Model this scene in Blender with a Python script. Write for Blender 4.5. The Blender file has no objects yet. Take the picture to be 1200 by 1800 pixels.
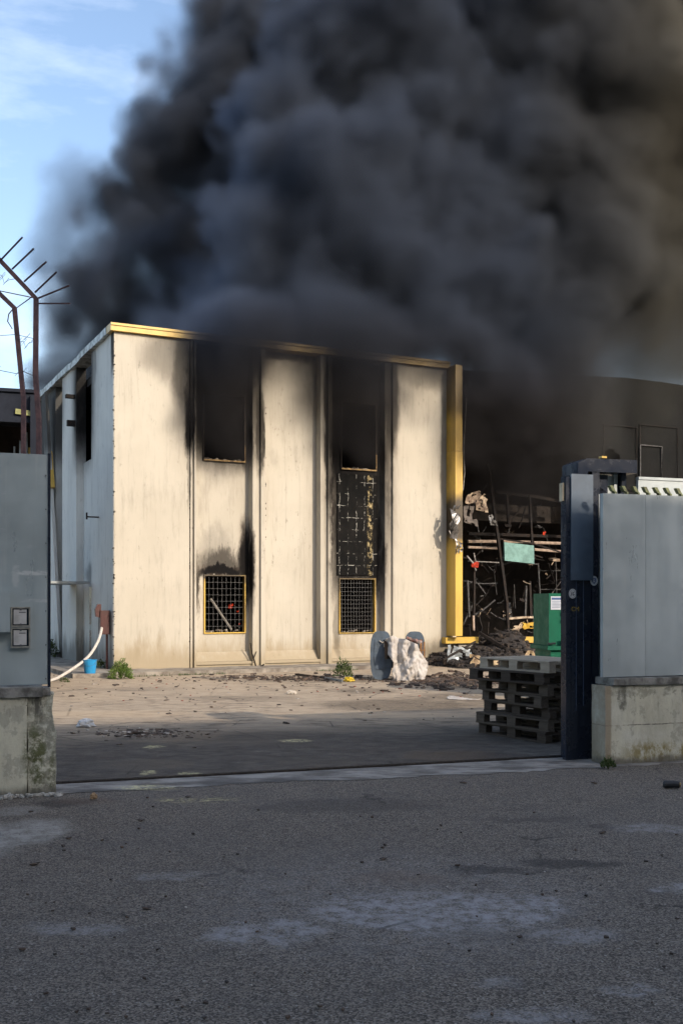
import bpy, bmesh, math, random
from math import radians as R, sin, cos, tan, pi
from mathutils import Vector, Matrix, noise as mnoise
S = bpy.context.scene
COL = S.collection

# ---------------------------------------------------------------- camera, sky, sun, exposure
F = 1860.0; HZ = 1060.0; CAMZ = 1.6
cam = bpy.data.cameras.new('camera'); cam_ob = bpy.data.objects.new('camera', cam); COL.objects.link(cam_ob); S.camera = cam_ob
cam_ob.location = (0, 0, CAMZ); cam_ob.rotation_euler = (R(90), 0, 0)
cam.sensor_fit = 'VERTICAL'; cam.sensor_height = 24; cam.lens = 24*F/1800; cam.shift_y = (HZ-900)/1800
cam.clip_start = .05; cam.clip_end = 3000

SUN_AZ, SUN_EL = R(46), R(27)          # azimuth of the sun measured from behind the camera towards the right
world = bpy.data.worlds.new('World'); S.world = world; world.use_nodes = True
wn = world.node_tree
sky = wn.nodes.new('ShaderNodeTexSky'); sky.sky_type = 'NISHITA'; sky.sun_disc = False
sky.sun_elevation = SUN_EL; sky.sun_rotation = R(180)-SUN_AZ
sky.air_density = 1.0; sky.dust_density = 2.2; sky.ozone_density = .9
bg = wn.nodes['Background']; bg.inputs[1].default_value = .15
# thin high cloud wisps, in world direction space
tc = wn.nodes.new('ShaderNodeTexCoord'); mp = wn.nodes.new('ShaderNodeMapping'); mp.inputs['Scale'].default_value = (1.2, 1.2, 4.5)
cn = wn.nodes.new('ShaderNodeTexNoise'); cn.inputs['Scale'].default_value = 2.2; cn.inputs['Detail'].default_value = 7; cn.inputs['Roughness'].default_value = .6
cr = wn.nodes.new('ShaderNodeMapRange'); cr.inputs[1].default_value = .46; cr.inputs[2].default_value = .8; cr.inputs[3].default_value = 0; cr.inputs[4].default_value = .5
mx = wn.nodes.new('ShaderNodeMix'); mx.data_type = 'RGBA'; mx.inputs['B'].default_value = (6.2, 6.6, 7.2, 1)
wn.links.new(tc.outputs['Generated'], mp.inputs[0]); wn.links.new(mp.outputs[0], cn.inputs['Vector'])
wn.links.new(cn.outputs[0], cr.inputs[0]); wn.links.new(cr.outputs[0], mx.inputs['Factor'])
wn.links.new(sky.outputs[0], mx.inputs['A']); wn.links.new(mx.outputs['Result'], bg.inputs[0])
sl = bpy.data.lights.new('sun', 'SUN'); sl.energy = 2.15; sl.angle = R(.55); sl.color = (1, .86, .71)
sun_ob = bpy.data.objects.new('sun', sl); COL.objects.link(sun_ob)
sdir = Vector((sin(SUN_AZ)*cos(SUN_EL), -cos(SUN_AZ)*cos(SUN_EL), sin(SUN_EL)))
sun_ob.rotation_euler = sdir.to_track_quat('Z', 'Y').to_euler(); sun_ob.location = (20, -20, 25)
S.view_settings.view_transform = 'Standard'; S.view_settings.look = 'None'; S.view_settings.gamma = 1; S.view_settings.exposure = .95
cy = S.cycles
cy.use_denoising = True; cy.use_adaptive_sampling = True; cy.adaptive_threshold = .025
cy.max_bounces = 6; cy.diffuse_bounces = 3; cy.glossy_bounces = 3; cy.volume_bounces = 0; cy.transparent_max_bounces = 8
cy.volume_step_rate = 1.6; cy.volume_max_steps = 256
SMOKE_VOX = .14

# ---------------------------------------------------------------- helpers
rnd = random.Random(7)
def at(px, py, Y): return Vector(((px-600)/F*Y, Y, CAMZ-(py-HZ)/F*Y))
def gnd(px, py, z=0.0):
    Y = (CAMZ-z)*F/(py-HZ)
    return Vector(((px-600)/F*Y, Y, z))
def link(o): COL.objects.link(o); return o
def obj(name, bm, mat, parent=None, smooth=False, bevel=0):
    if bevel:
        es = [e for e in bm.edges if len(e.link_faces) == 2 and e.calc_face_angle(0) > .6]
        bmesh.ops.bevel(bm, geom=es, offset=bevel, segments=1, affect='EDGES', clamp_overlap=True)
    bmesh.ops.recalc_face_normals(bm, faces=bm.faces)
    me = bpy.data.meshes.new(name); bm.to_mesh(me); bm.free()
    if smooth:
        for p in me.polygons: p.use_smooth = True
    me.materials.append(mat)
    o = bpy.data.objects.new(name, me); link(o)
    if parent: o.parent = parent
    return o
def tag(o, label, cat=None, group=None, kind=None):
    if label: o['label'] = label
    if cat: o['category'] = cat
    if group: o['group'] = group
    if kind: o['kind'] = kind
    return o
def thing(name, label, cat, loc=(0,0,0), rz=0, group=None):
    o = bpy.data.objects.new(name, None); o.empty_display_size = .2; link(o)
    o.location = loc; o.rotation_euler = (0, 0, rz)
    return tag(o, label, cat, group)
def copy_tree(o, parent=None):
    c = o.copy(); COL.objects.link(c); c.parent = parent
    for ch in list(o.children): copy_tree(ch, c)
    return c
def BM(): return bmesh.new()
def box(bm, x0, y0, z0, x1, y1, z1, M=None):
    vs = [bm.verts.new(Vector((x, y, z)) if M is None else M @ Vector((x, y, z))) for x in (x0, x1) for y in (y0, y1) for z in (z0, z1)]
    for f in ((0,1,3,2),(4,6,7,5),(0,4,5,1),(2,3,7,6),(0,2,6,4),(1,5,7,3)): bm.faces.new([vs[i] for i in f])
def gridbox(bm, x0, y0, z0, x1, y1, z1, step=.12):
    """a box cut into a grid, so that its faces can be roughened"""
    b2 = bmesh.new(); box(b2, x0, y0, z0, x1, y1, z1)
    for ax, a, b in ((0, x0, x1), (1, y0, y1), (2, z0, z1)):
        n = max(1, int(abs(b-a)/step))
        for k in range(1, n):
            co = Vector((0,0,0)); co[ax] = a+(b-a)*k/n; no = Vector((0,0,0)); no[ax] = 1
            bmesh.ops.bisect_plane(b2, geom=b2.verts[:]+b2.edges[:]+b2.faces[:], plane_co=co, plane_no=no)
    m = bpy.data.meshes.new('tmp'); b2.to_mesh(m); b2.free(); bm.from_mesh(m); bpy.data.meshes.remove(m)
def rough(bm, amp, freq=3.0, seed=0.0, zmin=-1e9):
    for v in bm.verts:
        if v.co.z < zmin: continue
        v.co += mnoise.noise_vector(v.co*freq+Vector((seed, seed, seed)))*amp
def tube(bm, pts, r, seg=6, caps=True):
    pts = [Vector(p) for p in pts]; rings = []
    for i, p in enumerate(pts):
        t = (pts[min(i+1, len(pts)-1)]-pts[max(i-1, 0)]).normalized()
        up = Vector((0,0,1)) if abs(t.z) < .9 else Vector((0,1,0))
        a = t.cross(up).normalized(); b = t.cross(a).normalized()
        rr = r[i] if isinstance(r, (list, tuple)) else r
        rings.append([bm.verts.new(p+a*cos(2*pi*k/seg+pi/4)*rr+b*sin(2*pi*k/seg+pi/4)*rr) for k in range(seg)])
    for A, B in zip(rings, rings[1:]):
        for k in range(seg): bm.faces.new((A[k], A[(k+1)%seg], B[(k+1)%seg], B[k]))
    if caps: bm.faces.new(rings[0][::-1]); bm.faces.new(rings[-1])
def lathe(bm, prof, seg=20, c=(0,0,0)):
    rings = [[bm.verts.new((c[0]+r*cos(2*pi*k/seg), c[1]+r*sin(2*pi*k/seg), c[2]+z)) for k in range(seg)] for r, z in prof]
    for A, B in zip(rings, rings[1:]):
        for k in range(seg): bm.faces.new((A[k], A[(k+1)%seg], B[(k+1)%seg], B[k]))
    bm.faces.new(rings[0][::-1]); bm.faces.new(rings[-1])
def prism(bm, poly, y0, y1, M=None):
    """poly in x,z extruded along y"""
    A = [Vector((x, y0, z)) for x, z in poly]; B = [Vector((x, y1, z)) for x, z in poly]
    if M: A = [M @ v for v in A]; B = [M @ v for v in B]
    A = [bm.verts.new(v) for v in A]; B = [bm.verts.new(v) for v in B]; n = len(A)
    bm.faces.new(A); bm.faces.new(B[::-1])
    for k in range(n): bm.faces.new((A[k], B[k], B[(k+1)%n], A[(k+1)%n]))
def chunk(bm, c, s, seed, flat=.5):
    r = random.Random(seed); M = Matrix.Translation(c) @ Matrix.Rotation(r.uniform(0, 6.3), 4, 'Z') @ Matrix.Rotation(r.uniform(-.4,.4), 4, 'X')
    ln = r.uniform(.6, 1.8)
    vs = []
    for x in (-1, 1):
        for y in (-1, 1):
            for z in (-1, 1): vs.append(M @ Vector((x*s*ln*r.uniform(.6,1), y*s*r.uniform(.5,1), z*s*flat*r.uniform(.5,1))))
    bmesh.ops.convex_hull(bm, input=[bm.verts.new(v) for v in vs])

# ---------------------------------------------------------------- materials
class NT:
    def __init__(s, name, rough=.8, metal=0, spec=.5):
        s.m = bpy.data.materials.new(name); s.m.use_nodes = True; s.t = s.m.node_tree; s.N = s.t.nodes; s.L = s.t.links
        s.b = s.N['Principled BSDF']; s.b.inputs['Roughness'].default_value = rough; s.b.inputs['Metallic'].default_value = metal
        s.b.inputs['Specular IOR Level'].default_value = spec
        s.tc = s.N.new('ShaderNodeTexCoord').outputs['Object']
        s.sep = None
    def put(s, v, sock):
        if v is None: return
        if isinstance(v, (int, float)): sock.default_value = v
        elif isinstance(v, tuple): sock.default_value = v if len(v) == 4 or sock.type == 'VECTOR' else v+(1,)
        else: s.L.new(v, sock)
    def math(s, op, a, b=None, c=None, clamp=False):
        n = s.N.new('ShaderNodeMath'); n.operation = op; n.use_clamp = clamp
        for k, v in enumerate((a, b, c)): s.put(v, n.inputs[k])
        return n.outputs[0]
    def xyz(s):
        if s.sep is None: s.sep = s.N.new('ShaderNodeSeparateXYZ'); s.L.new(s.tc, s.sep.inputs[0])
        return s.sep.outputs
    def mapping(s, scale, loc=(0,0,0)):
        n = s.N.new('ShaderNodeMapping'); n.inputs['Scale'].default_value = scale; n.inputs['Location'].default_value = loc; s.L.new(s.tc, n.inputs[0]); return n.outputs[0]
    def noise(s, scale=5, detail=6, rough=.6, stretch=None, loc=(0,0,0), dist=0):
        n = s.N.new('ShaderNodeTexNoise'); n.inputs['Scale'].default_value = scale; n.inputs['Detail'].default_value = detail
        n.inputs['Roughness'].default_value = rough; n.inputs['Distortion'].default_value = dist
        s.L.new(s.mapping(stretch or (1,1,1), loc), n.inputs['Vector']); return n.outputs[0]
    def vor(s, scale=5, feature='F1', stretch=None, out='Distance', rand=1):
        n = s.N.new('ShaderNodeTexVoronoi'); n.feature = feature; n.inputs['Scale'].default_value = scale; n.inputs['Randomness'].default_value = rand
        s.L.new(s.mapping(stretch or (1,1,1)), n.inputs['Vector']); return n.outputs[out]
    def ramp(s, v, lo, hi, a=0., b=1.):
        n = s.N.new('ShaderNodeMapRange'); n.interpolation_type = 'SMOOTHSTEP'
        s.put(v, n.inputs[0]); n.inputs[1].default_value = lo; n.inputs[2].default_value = hi; n.inputs[3].default_value = a; n.inputs[4].default_value = b
        return n.outputs[0]
    def mix(s, f, a, b, mode='MIX'):
        n = s.N.new('ShaderNodeMix'); n.data_type = 'RGBA'; n.blend_type = mode
        s.put(f, n.inputs['Factor']); s.put(a, n.inputs['A']); s.put(b, n.inputs['B']); return n.outputs['Result']
    def color(s, c): s.put(c, s.b.inputs['Base Color'])
    def bump(s, h, dist=.01, strength=.6):
        n = s.N.new('ShaderNodeBump'); n.inputs['Distance'].default_value = dist; n.inputs['Strength'].default_value = strength
        s.L.new(h, n.inputs['Height']); s.L.new(n.outputs[0], s.b.inputs['Normal'])
def simple(name, c, rough=.7, metal=0, var=.25, scale=6, bump=0, spec=.5, c2=None, stretch=None):
    t = NT(name, rough, metal, spec)
    n = t.noise(scale, 6, .65, stretch)
    dark = c2 or tuple(x*(1-var) for x in c); 
    t.color(t.mix(t.ramp(n, .35, .68), c, dark))
    if bump: t.bump(t.noise(scale*4, 6, .7, stretch), bump)
    t.put(t.ramp(n, .3, .7, max(0, rough-.1), min(1, rough+.1)), t.b.inputs['Roughness'])
    return t.m
# ---------------------------------------------------------------- frames of reference
A_ = R(26.0)
YC = 1.5*F/(1177-HZ); CX = (200-600)/F*YC                      # near corner of the factory
UD = Vector((cos(A_), sin(A_), 0)); VD = Vector((-sin(A_), cos(A_), 0)); C0 = Vector((CX, YC, 0))
def U(px):
    k = (px-600)/F
    return (CX-k*YC)/(k*sin(A_)-cos(A_))
def V(px):
    k = (px-600)/F
    return (CX-k*YC)/(sin(A_)+k*cos(A_))
def ZU(px, py): Y = YC+U(px)*sin(A_); return CAMZ-(py-HZ)/F*Y
def ZV(px, py): Y = YC+V(px)*cos(A_); return CAMZ-(py-HZ)/F*Y
def loc(u, v, z): return C0+UD*u+VD*v+Vector((0, 0, z))
def uv_of(p): d = Vector(p)-C0; return d.dot(UD), d.dot(VD)
def pl(px, py, v):
    """point seen at the pixel on the vertical plane at inward distance v, as (u, v, z)"""
    k = (px-600)/F; cx = CX+VD.x*v; cyy = YC+VD.y*v
    u = (cx-k*cyy)/(k*sin(A_)-cos(A_)); Y = cyy+u*sin(A_)
    return Vector((u, v, CAMZ-(py-HZ)/F*Y))
B_ = R(18.8)
ZT = 7.72; ZW = .10                                             # wall top under the coping, pavement height

# ---------------------------------------------------------------- ground materials
def ellipses(t, px, py, lst, warp=.5, nscale=1.3):
    """soft world-space patches: [(cx, cy, rx, ry, rot)] -> mask"""
    n1 = t.noise(nscale, 5, .65); n2 = t.noise(nscale, 5, .65, None, (31, 17, 5))
    x = t.math('ADD', px, t.math('MULTIPLY', t.math('SUBTRACT', n1, .5), warp)); y = t.math('ADD', py, t.math('MULTIPLY', t.math('SUBTRACT', n2, .5), warp))
    cur = None
    for e in lst:
        cx, cyy, rx, ry = e[:4]; s = e[4] if len(e) > 4 else 1.0
        a = t.math('DIVIDE', t.math('SUBTRACT', x, cx), rx); b = t.math('DIVIDE', t.math('SUBTRACT', y, cyy), ry)
        d = t.math('SQRT', t.math('ADD', t.math('MULTIPLY', a, a), t.math('MULTIPLY', b, b)))
        f = t.ramp(d, 1.15, .55, 0, s)
        cur = f if cur is None else t.math('MAXIMUM', cur, f)
    return cur
def gpatch(px, py, rpx, rpy):
    p = gnd(px, py); q = gnd(px, py-rpy); return (p.x, p.y, rpx/F*p.y, max(.03, abs(q.y-p.y)))
YELLOWS = [gpatch(262, 1385, 62, 5), gpatch(345, 1406, 78, 6), gpatch(258, 1360, 14, 5), gpatch(334, 1362, 22, 4), gpatch(270, 1314, 18, 3), gpatch(520, 1303, 30, 3)]
def road_mat():
    t = NT('asphalt', .85, 0, .25)
    x, y, z = t.xyz()
    ag = t.vor(120, 'F1', None, 'Color'); sep = t.N.new('ShaderNodeSeparateColor'); t.L.new(ag, sep.inputs[0])
    fine = t.noise(160, 3, .8); mid = t.noise(3.2, 7, .65); big = t.noise(.55, 5, .6)
    c = t.mix(t.ramp(sep.outputs[0], .1, .95), (.045,.036,.028), (.235,.195,.158))
    c = t.mix(t.ramp(sep.outputs[1], .90, .97, 0, .7), c, (.36,.33,.29))
    c = t.mix(t.ramp(fine, .3, .7, 0, .5), c, (.05,.048,.047))
    c = t.mix(t.ramp(mid, .5, .75, 0, .45), c, (.045,.042,.040))
    c = t.mix(t.ramp(big, .45, .7, 0, .4), c, (.105,.095,.088))
    worn = ellipses(t, x, y, [gpatch(760,1600,280,38)+(.9,), gpatch(460,1640,110,26)+(.8,), gpatch(640,1600,150,24)+(.8,), gpatch(130,1640,140,12)+(.5,), gpatch(930,1600,90,30)+(.9,), gpatch(1010,1650,120,18)+(.6,),
        gpatch(1090,1735,70,14)+(.8,), gpatch(930,1785,110,16)+(.6,), gpatch(1140,1455,80,10)+(.5,), gpatch(1190,1560,50,8)+(.7,), gpatch(320,1540,80,8)+(.4,), gpatch(700,1580,400,90)+(.22,), gpatch(880,1730,60,14)+(.4,)], .6, 1.6)
    grit = t.ramp(t.noise(9, 8, .8), .40, .60)
    c = t.mix(t.math('MULTIPLY', worn, t.math('MULTIPLY_ADD', grit, .85, .08)), c, (.29,.28,.285))
    pale = ellipses(t, x, y, [gpatch(60,1462,70,24)+(1.,), gpatch(-60,1480,130,34)+(1.,), gpatch(30,1425,60,10)+(.5,)], .35, 2.5)
    c = t.mix(t.math('MULTIPLY', pale, t.math('MULTIPLY_ADD', grit, .6, .3)), c, (.29,.275,.25))
    nw = t.noise(5, 5, .7); ckm = t.N.new('ShaderNodeTexVoronoi'); ckm.feature = 'DISTANCE_TO_EDGE'; ckm.inputs['Scale'].default_value = .62
    vm = t.N.new('ShaderNodeVectorMath'); vm.operation = 'MULTIPLY_ADD'; t.L.new(nw, vm.inputs[0]); vm.inputs[1].default_value = (.35,.35,0); t.L.new(t.tc, vm.inputs[2]); t.L.new(vm.outputs[0], ckm.inputs['Vector'])
    ck = t.math('MULTIPLY', t.ramp(ckm.outputs['Distance'], .010, .003), t.ramp(t.noise(.7, 4, .6, None, (5,5,1)), .52, .60)); c = t.mix(t.math('MULTIPLY', ck, .75), c, (.016,.015,.014))
    wet = ellipses(t, x, y, [gpatch(880,1530,110,5)+(.8,), gpatch(1000,1518,110,8)+(.9,), gpatch(940,1440,90,6)+(.5,), gpatch(1050,1455,30,5)+(.6,), gpatch(620,1415,160,14)+(.5,), gpatch(110,1412,50,7)+(.8,), gpatch(520,1420,80,10)+(.4,)], .5, 3)
    c = t.mix(t.math('MULTIPLY', wet, .7), c, (.022,.02,.02))
    rust = ellipses(t, x, y, [gpatch(700,1545,90,14)+(.5,), gpatch(150,1408,60,8)+(.6,)], .4, 2)
    c = t.mix(t.math('MULTIPLY', rust, .5), c, (.13,.085,.06))
    yel = ellipses(t, x, y, YELLOWS, .28, 7)
    c = t.mix(t.math('MULTIPLY', yel, t.math('MULTIPLY', t.ramp(t.noise(16, 6, .8), .46, .58, 0, .75), t.ramp(t.noise(3, 6, .8, (1,3,1)), .42, .56))), c, (.50,.44,.22))
    t.color(c)
    t.bump(t.math('ADD', t.vor(120), t.math('MULTIPLY', t.noise(160, 3, .8), .5)), .004, .7)
    return t.m
def yard_mat():
    t = NT('dusty_yard_sun_shade', .85, 0, .3)
    x, y, z = t.xyz()
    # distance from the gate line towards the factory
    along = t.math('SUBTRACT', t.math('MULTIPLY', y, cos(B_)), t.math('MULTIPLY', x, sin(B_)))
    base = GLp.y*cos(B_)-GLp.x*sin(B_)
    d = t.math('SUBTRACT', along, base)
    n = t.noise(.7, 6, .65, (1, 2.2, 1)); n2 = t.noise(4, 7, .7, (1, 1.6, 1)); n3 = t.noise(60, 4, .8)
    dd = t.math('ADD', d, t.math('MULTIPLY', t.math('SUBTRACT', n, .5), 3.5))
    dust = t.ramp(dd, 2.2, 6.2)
    c = t.mix(dust, t.mix(t.ramp(n2, .35, .65), (.052,.044,.038), (.10,.086,.072)), t.mix(t.ramp(n2, .35, .65), (.45,.365,.265), (.35,.275,.195)))  # sun and shade put into the colour: dark gate side, dusty tan beyond
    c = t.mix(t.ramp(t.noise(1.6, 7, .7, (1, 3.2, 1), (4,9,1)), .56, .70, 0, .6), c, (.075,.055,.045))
    c = t.mix(t.ramp(n3, .55, .8, 0, .5), c, (.06,.05,.045))
    c = t.mix(t.ramp(t.vor(26, 'F1', None), .0, .16, .55, 0), c, (.42,.36,.30))
    soot = ellipses(t, x, y, [gpatch(310,1295,110,12)+(.9,), gpatch(700,1240,160,12)+(.85,), gpatch(800,1232,90,14)+(.6,), gpatch(560,1196,190,5)+(.6,), gpatch(800,1200,90,12)+(.9,), gpatch(460,1300,140,16)+(.5,), gpatch(250,1345,130,14)+(.7,), gpatch(560,1340,120,12)+(.5,), gpatch(800,1330,130,12)+(.9,), gpatch(640,1215,60,6)+(.6,), gpatch(420,1228,120,5)+(.45,), gpatch(250,1212,90,4)+(.35,)], .4, 2.0)
    blot = t.math('MULTIPLY', t.ramp(t.noise(2.6, 8, .75, (1, 2.6, 1), (7,3,1)), .50, .60), t.ramp(t.noise(.5, 3, .5, None, (2,8,1)), .40, .60)); c = t.mix(t.math('MULTIPLY', blot, .6), c, (.04,.032,.027))
    lt = t.ramp(t.noise(3.4, 8, .75, (1, 3, 1), (1,13,1)), .58, .66); c = t.mix(t.math('MULTIPLY', lt, t.math('MULTIPLY_ADD', dust, -.25, .45)), c, (.21,.185,.16))
    ck = t.math('MULTIPLY', t.ramp(t.vor(.75, 'DISTANCE_TO_EDGE'), .012, .003), t.ramp(t.noise(1.1, 4, .6, None, (5,5,1)), .45, .55)); c = t.mix(t.math('MULTIPLY', ck, .7), c, (.02,.018,.016))
    gr = t.ramp(t.noise(14, 7, .8, (1, 1.8, 1)), .35, .6)
    c = t.mix(t.math('MULTIPLY', soot, t.math('MULTIPLY_ADD', gr, .55, .3)), c, (.03,.026,.024))
    tan_ = ellipses(t, x, y, [gpatch(200,1256,160,7)+(.8,), gpatch(640,1258,200,6)+(.7,), gpatch(150,1226,90,10)+(.3,)], .8, 1.2)
    c = t.mix(t.math('MULTIPLY', tan_, .6), c, (.50,.38,.25))
    yel = ellipses(t, x, y, YELLOWS, .28, 7)
    c = t.mix(t.math('MULTIPLY', yel, t.math('MULTIPLY', t.ramp(t.noise(16, 6, .8), .42, .56, 0, .95), t.ramp(t.noise(3, 6, .8, (1,3,1)), .38, .52))), c, (.52,.47,.26))
    t.color(c)
    t.put(t.ramp(soot, 0, 1, .88, .5), t.b.inputs['Roughness'])
    t.bump(t.math('ADD', t.noise(40, 6, .8), t.math('MULTIPLY', n2, 2)), .012, .7)
    return t.m
def strip_mat():
    t = NT('worn_concrete_strip', .75)
    x, y, z = t.xyz()
    n = t.noise(2.2, 7, .65, (1, 2.5, 1)); n2 = t.noise(20, 6, .8)
    c = t.mix(t.ramp(n, .38, .62), (.27,.25,.225), (.085,.075,.065))
    c = t.mix(t.ramp(n2, .5, .75, 0, .5), c, (.08,.075,.07))
    dark = ellipses(t, x, y, [gpatch(520,1380,130,14)+(.9,), gpatch(180,1393,110,9)+(.3,), gpatch(400,1378,70,12)+(.8,)], .5, 2)
    c = t.mix(t.math('MULTIPLY', dark, .85), c, (.055,.05,.048))
    yel = ellipses(t, x, y, YELLOWS, .28, 7)
    c = t.mix(t.math('MULTIPLY', yel, t.math('MULTIPLY', t.ramp(t.noise(16, 6, .8), .42, .56, 0, .95), t.ramp(t.noise(3, 6, .8, (1,3,1)), .38, .52))), c, (.52,.47,.26))
    t.color(c); t.bump(t.noise(50, 6, .8), .006, .6)
    return t.m
GLp = gnd(95, 1397); GRp = gnd(1063, 1345)
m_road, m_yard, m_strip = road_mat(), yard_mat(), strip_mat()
bm = BM()
for k in range(1):
    vs = [bm.verts.new(p) for p in ((-900,-900,0),(900,-900,0),(900,1500,0),(-900,1500,0))]; bm.faces.new(vs)
tag(obj('ground', bm, m_road), 'dark rough asphalt ground in front of the gate', kind='structure')
def gate_pt(s, v, z=0): return GLp+Vector((cos(B_)*s-sin(B_)*v, sin(B_)*s+cos(B_)*v, z))
# yard sheet with an uneven front edge, from the rail inwards
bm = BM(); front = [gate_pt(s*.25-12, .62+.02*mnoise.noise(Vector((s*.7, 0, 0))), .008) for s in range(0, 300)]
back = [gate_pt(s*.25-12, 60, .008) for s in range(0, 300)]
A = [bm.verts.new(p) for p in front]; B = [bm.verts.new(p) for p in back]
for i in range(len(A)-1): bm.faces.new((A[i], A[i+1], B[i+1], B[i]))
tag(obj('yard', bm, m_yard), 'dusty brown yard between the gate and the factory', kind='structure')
bm = BM()
S0 = [(-.2,-.02),(1.0,.0),(1.9,.02),(2.35,-.12),(3.2,-.15),(3.3,-.08),(3.9,-.2),(5.2,-.22),(7,-.2)]
N_ = 240
fr = []
for i in range(N_+1):
    s = -.2+i*(7.2/N_)
    for (a, av), (b, bv) in zip(S0, S0[1:]):
        if a <= s <= b: vv = av+(bv-av)*(s-a)/(b-a); break
    fr.append(gate_pt(s, vv+.10*mnoise.noise(Vector((s*2, 5, 0)))+.06*mnoise.noise(Vector((s*9, 5, 0))), .004))
A = [bm.verts.new(p) for p in fr]; B = [bm.verts.new(gate_pt(-.2+i*(7.2/N_), .70, .004)) for i in range(N_+1)]
for i in range(N_): bm.faces.new((A[i], A[i+1], B[i+1], B[i]))
tag(obj('paving_strip', bm, m_strip), 'worn pale concrete strip across the gateway', kind='structure')
m_rail = simple('rusty_rail_steel', (.05,.042,.038), .55, .6, .4, 20)
bm = BM(); Mg = Matrix.Translation(GLp) @ Matrix.Rotation(B_, 4, 'Z')
box(bm, -.1, .50, 0, 5.6, .515, .02, Mg); box(bm, -.1, .545, 0, 5.6, .56, .02, Mg)
tag(obj('gate_rail', bm, m_rail), 'thin dark steel track of the sliding gate sunk in the ground', 'gate rail')

# pavement round the factory
m_pave = simple('pavement_concrete', (.30,.27,.225), .85, 0, .55, 3, .01, c2=(.12,.10,.08))
Mb = Matrix.Translation(C0) @ Matrix.Rotation(A_, 4, 'Z')
pv = BM(); gridbox(pv, -1.15, -1.15, -.05, U(690), 0.0, ZW, .22); gridbox(pv, -1.15, 0.0, -.05, 0, 16, ZW, .4); rough(pv, .018, 2.5, 3)
for v in pv.verts: v.co = Mb @ v.co
tag(obj('pavement', pv, m_pave), 'low broken concrete pavement along the factory wall', kind='structure')

# ---------------------------------------------------------------- factory materials
def soot_fn(t, h, z, lst, warp=.35, ns=1.6, stretch=(1,1,.5), hard=(1.35, .62)):
    n1 = t.noise(ns, 7, .7, stretch); n2 = t.noise(ns, 7, .7, stretch, (13, 7, 3))
    x = t.math('ADD', h, t.math('MULTIPLY', t.math('SUBTRACT', n1, .5), warp)); y = t.math('ADD', z, t.math('MULTIPLY', t.math('SUBTRACT', n2, .5), warp*2.2))
    cur = None
    for e in lst:
        a = t.math('DIVIDE', t.math('SUBTRACT', x, e[0]), e[2]); b = t.math('DIVIDE', t.math('SUBTRACT', y, e[1]), e[3])
        p = e[5] if len(e) > 5 else 2
        d = t.math('POWER', t.math('ADD', t.math('POWER', t.math('ABSOLUTE', a), p), t.math('POWER', t.math('ABSOLUTE', b), p)), 1/p)
        f = t.ramp(d, hard[0], hard[1], 0, e[4])
        cur = f if cur is None else t.math('MAXIMUM', cur, f)
    return cur
def sp(px, py, rx, ry, s=1., p=2):
    u = U(px); return (u, ZU(px, py), abs(U(px+rx)-u), abs(ZU(px, py-ry)-ZU(px, py)), s, p)
FRONT_SOOT = [sp(326,650,26,70,.75), sp(310,625,60,45,.45), sp(333,740,9,60,1), sp(332,830,3,60,.5),
    sp(395,600,62,190,1,4), sp(392,720,52,95,1,4), sp(436,760,12,60,.9), sp(437,1000,10,75,.95), sp(396,1005,42,9,1,3), sp(392,990,34,26,.4),
    sp(352,1030,5,34,.7), sp(452,700,12,100,.8), sp(461,770,4,60,.8), sp(515,600,60,28,.5), sp(510,690,50,70,.16),
    sp(632,700,54,250,1,5), sp(632,900,46,150,1,5), sp(625,985,32,40,1,4), sp(668,950,8,90,.9), sp(578,740,7,190,.85), sp(585,940,5,90,.5), sp(685,690,16,120,.85),
    sp(740,650,60,36,.42), sp(735,700,30,60,.22), sp(780,800,6,130,.5), sp(775,1150,26,22,.5), sp(600,1095,6,60,.45), sp(570,1130,10,60,.2)]
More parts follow.
